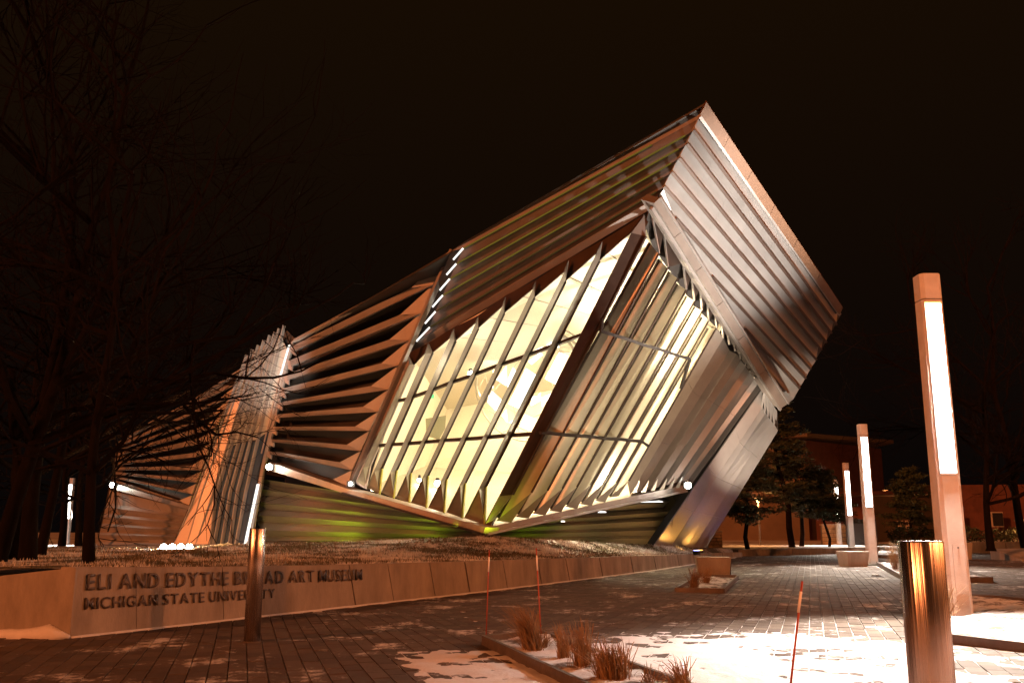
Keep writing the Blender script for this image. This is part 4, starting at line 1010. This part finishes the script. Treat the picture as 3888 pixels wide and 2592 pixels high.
# short frosted turf blades over the visible slope
r2 = random.Random(5); tb = MB()
for k in range(26000):
    i = r2.uniform(8, n1-8); j = r2.uniform(0, 21)
    i0, j0 = int(i), int(j)
    if j0 > 20: continue
    p = rows[j0][i0].lerp(rows[j0][i0+1], i-i0).lerp(rows[j0+1][i0].lerp(rows[j0+1][i0+1], i-i0), j-j0)
    if p.y > 34: continue
    h = r2.uniform(.015, .045)*(1+p.y*.02); a = r2.uniform(0, 6.28); w = .006+p.y*.0004; c = len(tb.v)
    tb.v += [p+Vector((math.cos(a)*w, math.sin(a)*w, -.01)), p-Vector((math.cos(a)*w, math.sin(a)*w, .01)), p+Vector((r2.uniform(-.02, .02), r2.uniform(-.02, .02), h))]
    tb.f.append((c, c+1, c+2))
o = tb.build('turf', M['lawn']); tag(o, 'short frosted turf on the mound behind the sign wall', 'grass', kind='stuff')

# ================================================================== PLAZA FURNITURE
def bollard(x, y, h, r, label, tilt=0):
    t_ = thing('bollard', label, 'bollard', (x, y, 0), 'brushed steel bollards')
    MB().lathe((x, y, 0), [(r, -.02), (r, h-.006), (r-.004, h), (r-.012, h)], 48).build('post', M['chrome'], t_, smooth=False)
    me = t_.children[0].data
    me.polygons.foreach_set('use_smooth', [len(p.vertices) == 4 for p in me.polygons])
    MB().lathe((x, y, h-.02), [(r-.013, 0), (r-.013, .012)], 32).build('cap', M['chrome'], t_)
    MB().lathe((x, y, -.005), [(r+.02, 0), (r+.02, .01), (r+.001, .014)], 32).build('base_ring', M['kerb'], t_)
    return t_
bp_ = atZ((956, 2434), 0); bollard(bp_.x, bp_.y, 1.115, .082, 'slim brushed steel bollard standing in front of the lettering on the sign wall')
bollard(1.565, 3.62, 1.058, .082, 'large close brushed steel bollard at the lower right, cut by the frame edge')
def stake(pb, pt, Y, label, zb=0., nb=True, r=.0065):
    b = atY(pb, Y); t0 = atY(pt, Y)
    if b.z < zb: b = lerp(b, t0, (zb-b.z)/(t0.z-b.z))
    t_ = thing('snow_stake', label, 'snow stake', b, 'orange snow stakes')
    MB().tube([b-Vector((0, 0, .05)), t0], r, 8).build('rod', M['stake'], t_, smooth=True)
    d = (t0-b); MB().tube([b+d*.74, b+d*.915], r*1.25, 8).build('reflective_band', M['band'], t_, smooth=True)
stake((1845, 2412), (1858, 2086), atZ((1845, 2412), .05).y, 'thin orange snow stake at the left corner of the near bed', .05)
stake((2055, 2412), (2036, 2079), atZ((2055, 2412), .05).y, 'thin orange snow stake at the right corner of the near bed, leaning left')
stake((2985, 2700), (3046, 2205), 6.3, 'orange snow stake at the bottom edge between bed and big bollard, leaning right', 0, r=.0075)
stake((3583, 2391), (3564, 2063), atZ((3583, 2391), .05).y, 'orange snow stake beside the near lamp column')
stake((3480, 2420), (3499, 2190), 10.4, 'orange snow stake half hidden behind the big bollard')

# lamp columns with full height light strips
tubes = []
def lamp_post(x, y, label, rot=0., e=6600, det=True, s=1.):
    t_ = thing('lamp_column', label, 'street lamp', (x, y, 0), 'concrete lamp columns with tall light strips', rz=0)
    def ch(w0, w1, z0, z1, name, m):   # chamfered square prism
        v = []
        for w_, z in ((w0, z0), (w1, z1)):
            c_ = w_*.16; h_ = w_/2
            for q in ((-h_+c_, -h_), (h_-c_, -h_), (h_, -h_+c_), (h_, h_-c_), (h_-c_, h_), (-h_+c_, h_), (-h_, h_-c_), (-h_, -h_+c_)):
                v.append(Vector((x+q[0], y+q[1], z)))
        f = [tuple(reversed(range(8))), tuple(range(8, 16))]+[(i, (i+1) % 8, (i+1) % 8+8, i+8) for i in range(8)]
        return mesh(name, v, f, m, t_)
    ch(.31, .28, 0, 4.10, 'column', M['concrete2'])
    ch(.28, .28, 4.115, 4.46, 'column_head', M['concrete2'])
    MB().box((x, y, .0), (.62, .62, .10)).build('base_plinth', M['concrete'], t_)
    if det:
        MB().box((x+.01, y-.158, .62), (.14, .012, .6)).build('access_door', M['concrete2'], t_)
        MB().box((x+.01, y-.166, .88), (.02, .01, .02)).build('lock', M['kerb'], t_)
    MB().box((x-.02, y-.160, 2.92), (.20, .03, 2.22)).build('light_strip', M['tube'], t_)
    MB().box((x-.02, y-.154, 2.92), (.22, .02, 2.27)).build('strip_frame', M['alu'], t_)
    lamp('AREA', 'column_light', (x-.02, y-.20, 2.9), e*.03, (1, .88, .76), aim=(x-.42, y-1.2, 2.5), size=.2, sizey=2.2)
    lamp('SPOT', 'column_beam', (x-.05, y-.26, 3.7), e, (1, .86, .72), aim=(x-.35, y-2.6, 0), size=.12, angle=math.radians(100), blend=.8)
    # aligned light: long axis vertical
    bpy.context.view_layer.update()
lamp_post(5.60, 12.05, 'nearest lamp column, tall and blazing at the right')
lamp_post(11.4, 30, 'second nearest lamp column in the receding row on the right', det=False, e=4200)
lamp_post(17.1, 47.6, 'third lamp column in the receding row on the right', det=False, e=4200)
lamp_post(22.2, 64, 'farthest lamp column of the row on the right', det=False, e=4200)
q = atY((252, 2070), 62); lamp_post(q.x, 62, 'distant lamp column between the bare trees at the far left', det=False, e=4200)

# cast concrete seat blocks
def block(x0, y0, w, d, h, rz, label, notch=True):
    t_ = thing('concrete_block', label, 'bench', (x0, y0, 0), 'cast concrete seat blocks on the plaza')
    ca, sa = math.cos(rz), math.sin(rz)
    def P(a, b, z): return Vector((x0+a*ca-b*sa, y0+a*sa+b*ca, z))
    k = .06
    v = [P(-w/2+k, -d/2+k, -.02), P(w/2-k, -d/2+k, -.02), P(w/2-k, d/2-k, -.02), P(-w/2+k, d/2-k, -.02), P(-w/2, -d/2, h), P(w/2, -d/2, h), P(w/2, d/2, h), P(-w/2, d/2, h)]
    o = mesh('seat_body', v, [(0, 3, 2, 1), (4, 5, 6, 7), (0, 1, 5, 4), (1, 2, 6, 5), (2, 3, 7, 6), (3, 0, 4, 7)], M['concrete'], t_)
    bv = o.modifiers.new('bevel', 'BEVEL'); bv.width = .015; bv.segments = 2
    if notch: mesh('recess_plate', [P(w/2-.02, -d/2+.12, .04), P(w/2-.02, d/2-.12, .04), P(w/2+.004, d/2-.12, h-.1), P(w/2+.004, -d/2+.12, h-.1)], [(0, 1, 2, 3)], M['kerb'], t_)
    return t_
block(4.85, 22.9, .82, .7, .46, -.12, 'concrete seat block in mid plaza before the end of the sign wall')
block(10.4, 28.9, .78, .6, .46, .25, 'concrete seat block just left of the right bollard')
block(12.2, 33.5, .7, .5, .42, .3, 'small concrete seat block beyond the second lamp column', False)
block(17.1, 36.4, .9, .8, .62, .1, 'plain concrete pier to the right of the near lamp column, low and distant', False)
wd = MB(); wdp = [(18.2, 33.8, 0), (22.2, 34.2, 0), (22.2, 36, 0), (18.2, 36, 0), (18.2, 33.8, .05), (20.4, 34.2, .42), (20.4, 36, .42), (18.2, 36, .4)]
wd.v = [Vector(p) for p in wdp]+[Vector((21.6, 34.2, .04)), Vector((21.6, 36, .04))]; wd.f = [(0, 1, 8, 5, 4), (4, 5, 6, 7), (5, 8, 9, 6), (1, 2, 9, 8), (3, 0, 4, 7)]
tag(wd.build('concrete_wedge', M['concrete']), 'sloping concrete wedge lying on the paving right of the near lamp column', 'ramp')
# far kerb wall that closes the plaza, and low wall at the right
fw = thing('kerb_wall', 'low pale concrete kerb wall closing the far end of the plaza', 'wall', (12, 42, 0))
pa, pb = Vector((9.4, 39.8, 0)), Vector((18.2, 46.5, 0))
for k in range(9): 
    a, b = lerp(pa, pb, k/9+.001), lerp(pa, pb, (k+1)/9-.001); bar('concrete_panel', a+Vector((0, 0, .13)), b+Vector((0, 0, .13)), .3, .3, M['concrete'], fw)
rwl = thing('boundary_wall', 'long low wall beyond the paving at the far right', 'wall', (26, 44, 0))
pa, pb = atZ((3640, 2088), 0), atZ((4300, 2105), 0)
pa = Vector((22.3, 46, 0)); pb = Vector((34, 42, 0))
for k in range(8):
    a, b = lerp(pa, pb, k/8+.001), lerp(pa, pb, (k+1)/8-.001); bar('concrete_panel', a+Vector((0, 0, .22)), b+Vector((0, 0, .22)), .3, .62, M['concrete'], rwl)

# ================================================================== BACKGROUND
def stonewall(pl_, pr_, h, name, label, seed):
    r = random.Random(seed); t_ = thing(name, label, 'wall', pl_)
    L_ = (pr_-pl_).length; d = (pr_-pl_).normalized(); nn = Vector((d.y, -d.x, 0)); rows_ = 6
    bar('wall_core', pl_+Vector((0, 0, h/2-.05)), pr_+Vector((0, 0, h/2-.05)), .3, h-.02, M['kerb'], t_)
    for j in range(rows_):
        x = 0
        while x < L_-.05:
            w = min(r.uniform(.35, .8), L_-x); c = pl_+d*(x+w/2)-nn*0+Vector((0, 0, (j+.5)*h/rows_)); c += nn*(.15+r.uniform(0, .05))
            hh = h/rows_-.03; a = c-d*(w/2-.02); b = c+d*(w/2-.02)
            bar('stone', a, b, .14, hh, M['stone'], t_); x += w
    bar('coping', pl_+Vector((0, 0, h)), pr_+Vector((0, 0, h)), .5, .1, M['concrete'], t_)
stonewall(atY((3122, 2085), 66)*1., atY((3226, 2085), 66), 1.7, 'stone_wall', 'amber lit rubble stone wall behind the third and fourth lamp columns', 1)
stonewall(Vector((atY((2684, 2085), 54).x, 54, -.1)), Vector((atY((2742, 2085), 54).x, 54, -.1)), 1.1, 'stone_wall', 'small amber lit stone wall just beyond the folded foot of the museum', 2)
bx = atY((3275, 2085), 64); MBx = MB().box((bx.x, 64, .85), (1.65, 1.2, 1.9)).build('utility_cabinet', M['black']); tag(MBx, 'dark utility box beside the amber stone wall', 'cabinet')
# brick block
bb = thing('brick_building', 'brick and tan panel campus building behind the pines', 'building', (24, 92, 0))
def facade_pl(x0, y0, x1, y1): return (Vector((x0, y0, 0)), Vector((x1, y1, 0)))
def quadv(a, b, z0, z1): return [Vector((a.x, a.y, z0)), Vector((b.x, b.y, z0)), Vector((b.x, b.y, z1)), Vector((a.x, a.y, z1))]
Yb = 90; xL = atY((2700, 2000), Yb).x; xM = atY((3072, 2000), Yb).x; xR = atY((3262, 2000), Yb+10).x
zt = atY((3072, 1662), Yb).z; a = Vector((xL, Yb+2, 0)); m_ = Vector((xM, Yb, 0)); r_ = Vector((xR+3, Yb+10, 0))
plate('wall', quadv(a, m_, -1, zt-1.0), Vector((0, .4, 0)), M['facade'], bb)
plate('wall', quadv(m_, r_, -1, zt-.2), Vector((0, .4, 0)), M['brick'], bb)
plate('roof', [Vector((xL-1, Yb+.5, zt)), Vector((xM, Yb-1.2, zt)), Vector((xR+4, Yb+9, zt+.3)), Vector((xR+4, Yb+22, zt+.3)), Vector((xL-1, Yb+22, zt))], Vector((0, 0, .35)), M['facade'], bb)
plate('wall', quadv(a, Vector((xL, Yb+20, 0)), -1, zt), Vector((.4, 0, 0)), M['brick'], bb)
for fl_, (py0, py1) in enumerate(((1695, 1728), (1738, 1762), (1868, 1890), (1930, 1945))):
    for k, px in enumerate((2868, 2905, 2942, 2979, 3038)):
        p0 = atY((px, py1), Yb-.3); p1 = atY((px+34, py0), Yb-.3)
        w = plate('window', [Vector((p0.x, Yb+.9, p0.z)), Vector((p1.x, Yb+.9, p0.z)), Vector((p1.x, Yb+.9, p1.z)), Vector((p0.x, Yb+.9, p1.z))], Vector((0, .1, 0)), M['frame'], bb)
        c = (p0+p1)/2; ww = (p1.x-p0.x)/2; hh = p1.z-p0.z
        for s in (0, 1):
            lit = fl_ == 0 and k in (1, 2)
            q0 = Vector((p0.x+ww*s+.12, Yb+.84, p0.z+.1)); q1 = Vector((p0.x+ww*(s+1)-.1, Yb+.84, p1.z-.1))
            plate('pane', [q0, Vector((q1.x, q0.y, q0.z)), q1, Vector((q0.x, q0.y, q1.z))], Vector((0, .03, 0)), M['teal'] if lit else M['glassdark'], w)
low = thing('low_building', 'low yellow lit brick building with a flat roof behind the second lamp column', 'building', (36, 80, 0))
x0 = atY((3300, 2000), 78).x; x1 = atY((3560, 2000), 84).x; zt = atY((3400, 1885), 80).z
plate('wall', quadv(Vector((x0, 78, 0)), Vector((x1, 84, 0)), -.5, zt), Vector((0, .4, 0)), M['facade'], low)
plate('roof', [Vector((x0-2, 76.5, zt)), Vector((x1+1, 83, zt+.4)), Vector((x1+1, 95, zt+.4)), Vector((x0-2, 90, zt))], Vector((0, 0, .3)), M['brick'], low)
plate('wall', quadv(Vector((x0, 78, 0)), Vector((x0-.5, 90, 0)), -.5, zt), Vector((.3, 0, 0)), M['brick'], low)
for px, py0, py1, lit in ((3246, 1980, 2032, 1), (3410, 1975, 2005, 0), (3440, 1975, 2005, 0), (3500, 1970, 1995, 0)):
    Y = 76.4 if lit else 79.5; p0 = atY((px, py1), Y); p1 = atY((px+26-(8 if not lit else 0), py0), Y)
    w = plate('window', quadv(Vector((p0.x, Y, 0)), Vector((p1.x, Y, 0)), p0.z, p1.z), Vector((0, .1, 0)), M['frame'], low)
    for j in range(3):
        za, zb_ = lerp(p0.z, p1.z, j/3)+.06, lerp(p0.z, p1.z, (j+1)/3)-.06
        for s in (0, 1):
            xa, xb = lerp(p0.x, p1.x, s/2)+.04, lerp(p0.x, p1.x, (s+1)/2)-.04
            plate('pane', quadv(Vector((xa, Y-.04, 0)), Vector((xb, Y-.04, 0)), za, zb_), Vector((0, .02, 0)), M['warmwin'] if lit else M['glassdark'], w)
# dim long building at the far right
db = thing('dim_building', 'dim long building almost lost in the dark at the far right', 'building', (60, 110, 0))
plate('wall', quadv(Vector((44, 105, 0)), Vector((75, 100, 0)), -1, 6.), Vector((0, .5, 0)), M['brick'], db)
for k in range(5):
    x = 48+k*4.2; w = plate('window', quadv(Vector((x, 103.6-.16*(x-44), 0)), Vector((x+1.2, 103.4-.16*(x-44), 0)), 1.4, 3), Vector((0, .1, 0)), M['frame'], db)
    plate('pane', quadv(Vector((x+.1, 103.5-.16*(x-44), 0)), Vector((x+1.1, 103.3-.16*(x-44), 0)), 1.5, 2.9), Vector((0, .02, 0)), M['glassdark'], w)

# distant street lights
def far_lamp(px, py, Y, label, h_arm=True, r=.12, e=0, m='bulb_o'):
    p = atY((px, py), Y); t_ = thing('distant_lamp', label, 'street lamp', (p.x, p.y, 0), 'distant orange street lights')
    MB().tube([(p.x, p.y, -.1), (p.x, p.y, p.z+.12)], .07, 6).build('pole', M['kerb'], t_)
    MB().box((p.x, p.y, p.z+.16), (.5, .35, .12)).build('lamp_head', M['kerb'], t_)
    bm = bmesh.new(); bmesh.ops.create_uvsphere(bm, u_segments=10, v_segments=6, radius=r)
    me = bpy.data.meshes.new('bulb'); bm.to_mesh(me); bm.free(); me.materials.append(M[m])
    b = bpy.data.objects.new('bulb', me); C.objects.link(b); b.parent = t_; b.location = (0, 0, p.z)
    if e: lamp('POINT', 'street_glow', (p.x, p.y-.3, p.z-.2), e, (1, .42, .12), size=.2)
far_lamp(2877, 1901, 62, 'small orange lamp in front of the pines', e=500)
far_lamp(3362, 1868, 90, 'twin orange lamp on a tall pole right of the second lamp column', r=.14, e=500)
far_lamp(3472, 1909, 85, 'yellow lamp on the low building side', r=.16, m='warmwin', e=350)
far_lamp(3562, 1915, 90, 'orange lamp touching the left side of the near lamp column', r=.12)
far_lamp(3870, 1983, 60, 'bright orange lamp at the far right edge', r=.13, e=500)
far_lamp(38, 2010, 90, 'tiny orange lamp among the trunks at the far left', r=.14, e=600)
far_lamp(60, 2023, 80, 'tiny white lamp among the trunks at the far left', r=.13, m='bulb_s')

# hedges and trees
def crown(mb, c, rx, ry, rz_, n, r, leaf=.16, flat=1.):
    for k in range(n):
        while True:
            q = Vector((r.uniform(-1, 1), r.uniform(-1, 1), r.uniform(-1, 1)))
            if q.length < 1 and nz(q.x*2+c.x, q.y*2+c.z, 1., q.z*2) > -.15: break
        p = c+Vector((q.x*rx, q.y*ry, q.z*rz_)); s = leaf*r.uniform(.5, 1.3)
        a = Vector((r.gauss(0, 1), r.gauss(0, 1), r.gauss(0, 1)*flat)).normalized()*s; b = Vector((r.gauss(0, 1), r.gauss(0, 1), r.gauss(0, 1)*flat)).normalized()*s*.6
        i = len(mb.v); mb.v += [p-a, p+b, p+a]; mb.f.append((i, i+1, i+2))
def hedge(px0, px1, py, Y, seed, label, h=None):
    r = random.Random(seed); a = atY((px0, 2085), Y); b = atY((px1, 2085), Y); t = atY((px0, py), Y).z
    mb = MB(); n = max(2, int((b.x-a.x)/1.2))
    for k in range(n):
        c = Vector((lerp(a.x, b.x, (k+.5)/n), Y+r.uniform(-.3, .3), t*.5)); crown(mb, c, 1.1, 1.0, t*.55*r.uniform(.85, 1.15), 420, r, .2)
    tag(mb.build('hedge', M['hedge']), label, 'hedge')
hedge(3380, 3560, 2000, 68, 1, 'dark clipped hedge behind the right bollard and low building')
hedge(3640, 3900, 2005, 60, 2, 'dark hedge behind the low wall at the far right')
def pine(x, y, h, seed, label, lean=0., first=.3, wid=.32):
    r = random.Random(seed); t_ = thing('pine_tree', label, 'tree', (x, y, 0), 'dark pines beyond the museum')
    top = Vector((x+lean*h, y, h)); base = Vector((x, y, -.1))
    pts = [base.lerp(top, k/7)+Vector((.12*math.sin(k*1.7+seed), 0, 0)) for k in range(8)]
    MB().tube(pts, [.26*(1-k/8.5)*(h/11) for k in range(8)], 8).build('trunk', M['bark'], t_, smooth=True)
    mb = MB(); lb_ = MB(); z = first
    while z < .98:
        nb = r.randint(3, 5)
        for k in range(nb):
            a = r.uniform(0, 6.28); c = base.lerp(top, z); ln = wid*h*(1-z)**.6*r.uniform(.55, 1.1)+.3
            e = c+Vector((math.cos(a)*ln, math.sin(a)*ln, r.uniform(-.25, .35)))
            lb_.tube([c, (c+e)/2+Vector((0, 0, .12)), e], [.05, .035, .015], 5)
            for s in range(4):
                q = c.lerp(e, .35+.22*s); crown(mb, q+Vector((0, 0, .1)), .62, .62, .20, int(60*r.uniform(.5, 1.3)), r, .17, .45)
        z += r.uniform(.05, .085)
    lb_.build('limbs', M['bark'], t_); mb.build('crown', M['pine'], t_)
p = atY((2840, 2080), 50); pine(p.x, 50, 5.6, 3, 'small dark pine just beyond the folded foot of the museum', first=.3, wid=.42)
p = atY((3015, 2080), 56); pine(p.x, 56, 9.0, 4, 'tall leaning pine in front of the brick building', -.12, .32, .30)
p = atY((3050, 2080), 60); pine(p.x, 60, 6.6, 5, 'pine beside the tall leaning one, nearer the lamp row', -.05, .35, .38)
p = atY((3150, 2080), 58); pine(p.x, 58, 4.4, 6, 'low crooked pine behind the farthest lamp columns', -.1, .4, .5)
p = atY((3470, 2080), 70); pine(p.x, 70, 5.4, 8, 'dark pine standing before the low building right of the second lamp column', 0, .3, .4)

def bare(x, y, z0, h, rad, seed, label, lean=(0, 0), depth=5, first=.32, mt='bark', spread=.62, grp='leafless trees left of the museum'):
    r = random.Random(seed); t_ = thing('bare_tree', label, 'tree', (x, y, z0), grp)
    trunk = MB(); crown_ = MB()
    base = Vector((x, y, z0-.1)); top = base+Vector((lean[0]*h*.55, lean[1]*h*.55, h*.55))
    pts = [base.lerp(top, k/6)+Vector((.05*h*.15*math.sin(k+seed), .0, 0)) for k in range(7)]
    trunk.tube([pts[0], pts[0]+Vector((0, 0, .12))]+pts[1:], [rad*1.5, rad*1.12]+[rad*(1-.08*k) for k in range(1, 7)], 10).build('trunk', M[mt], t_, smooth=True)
    def br(p, d, ln, rd, lv):
        n = 4; q = [p]; dd = d.copy()
        for k in range(n):
            dd = (dd+Vector((r.gauss(0, .16), r.gauss(0, .16), r.gauss(.03, .12)))).normalized(); q.append(q[-1]+dd*ln/n)
        crown_.tube(q, [rd*(1-.5*k/n) for k in range(n+1)], 5 if lv > 2 else 3, cap=False)
        if lv <= 0: return
        for k in range(r.choice((3, 4)) if lv > 1 else 3):
            i = r.randint(1, n); a = q[i]
            nd = (dd+Vector((r.gauss(0, spread), r.gauss(0, spread), r.gauss(.05, spread*.7)))).normalized()
            br(a, nd, ln*r.uniform(.55, .78), rd*r.uniform(.45, .62), lv-1)
    nb = 7
    for k in range(nb):
        a = 6.283*k/nb+r.uniform(-.4, .4); s = pts[2+k % 5]; up = r.uniform(.25, .9)
        br(s, Vector((math.cos(a), math.sin(a), up)).normalized(), h*r.uniform(.28, .42), rad*.5, depth-1)
    br(pts[-1], Vector((lean[0], lean[1], 1)).normalized(), h*.4, rad*.55, depth-1)
    crown_.build('crown', M[mt], t_)
def bt(px, py, Y, *a, **k):
    p = atY((px, py), Y); bare(p.x, Y, p.z, *a, **k)
bt(322, 2150, 12.2, 7.0, .075, 21, 'slim bare tree right behind the left part of the sign wall', lean=(-.03, .1), depth=3)
bt(105, 2118, 15.5, 11, .13, 22, 'stout bare tree at the left, second trunk from the frame edge', lean=(.0, .05), depth=4)
bt(8, 2130, 14, 10, .12, 23, 'bare tree cut by the left frame edge', lean=(.12, .1))
bt(165, 2110, 19, 10, .10, 24, 'thin bare tree between the stout one and the slim one', lean=(.04, 0))
bt(85, 2095, 27, 12, .18, 25, 'farther bare tree seen between the left trunks')
bt(228, 2080, 40, 11, .16, 26, 'distant bare tree beside the far lamp column', depth=3)
bt(290, 2078, 36, 10, .13, 27, 'bare tree behind the left end of the museum wing', depth=3)
bt(3760, 2080, 34, 9, .13, 28, 'bare tree with faint orange branches in the dark at the far right', lean=(.05, 0), depth=5, grp='bare trees at the right')
bt(3900, 2080, 40, 12, .18, 29, 'bare tree reaching in from the right frame edge', lean=(-.1, 0), depth=5, grp='bare trees at the right')
# the long bough which hangs across the left wing
def bough(pxs, Y, r0, seed, parent_label):
    r = random.Random(seed); mb = MB(); P_ = [atY(p, Y+.25*i) for i, p in enumerate(pxs)]
    n = len(P_); mb.tube(P_, [lerp(r0, .012, i/(n-1)) for i in range(n)], 6, cap=False)
    def tw(p, d, ln, rd, lv):
        q = [p]; dd = d.copy()
        for k in range(4): dd = (dd+Vector((r.gauss(0, .22), r.gauss(0, .15), r.gauss(0, .2)))).normalized(); q.append(q[-1]+dd*ln/4)
        mb.tube(q, [rd*(1-.15*k) for k in range(5)], 3, cap=False)
        if lv: 
            for k in range(3): tw(q[r.randint(1, 4)], (dd+Vector((r.gauss(0, .6), r.gauss(0, .3), r.gauss(0, .6)))).normalized(), ln*.62, rd*.65, lv-1)
    for i in range(2, n):
        for k in range(3):
            d = (P_[i]-P_[i-1]).normalized(); tw(P_[i-1].lerp(P_[i], r.random()), (d+Vector((r.gauss(0, .5), 0, r.gauss(0, .7)))).normalized(), r.uniform(.4, .85), .008, 2)
    return mb
hb = thing('bare_tree', 'overhanging bare boughs crossing in front of the left wing of the museum', 'tree', atY((60, 2125), 16), 'leafless trees left of the museum')
p = atY((60, 2125), 16)
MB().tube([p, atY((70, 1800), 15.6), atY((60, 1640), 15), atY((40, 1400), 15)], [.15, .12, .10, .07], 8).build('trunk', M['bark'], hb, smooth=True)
bough([(60, 1660), (250, 1560), (430, 1530), (600, 1535), (740, 1530), (850, 1515), (960, 1500)], 15, .06, 3, '').build('bough', M['bark'], hb)
bough([(70, 1750), (230, 1680), (470, 1570), (690, 1530), (760, 1600), (820, 1650), (900, 1640), (980, 1660)], 14.6, .055, 4, '').build('bough', M['bark'], hb)
bough([(60, 1640), (160, 1500), (330, 1420), (500, 1430), (700, 1450), (860, 1440)], 15.5, .05, 5, '').build('bough', M['bark'], hb)
bough([(60, 1800), (240, 1760), (420, 1700), (560, 1720), (640, 1760)], 15.2, .035, 6, '').build('bough', M['bark'], hb)
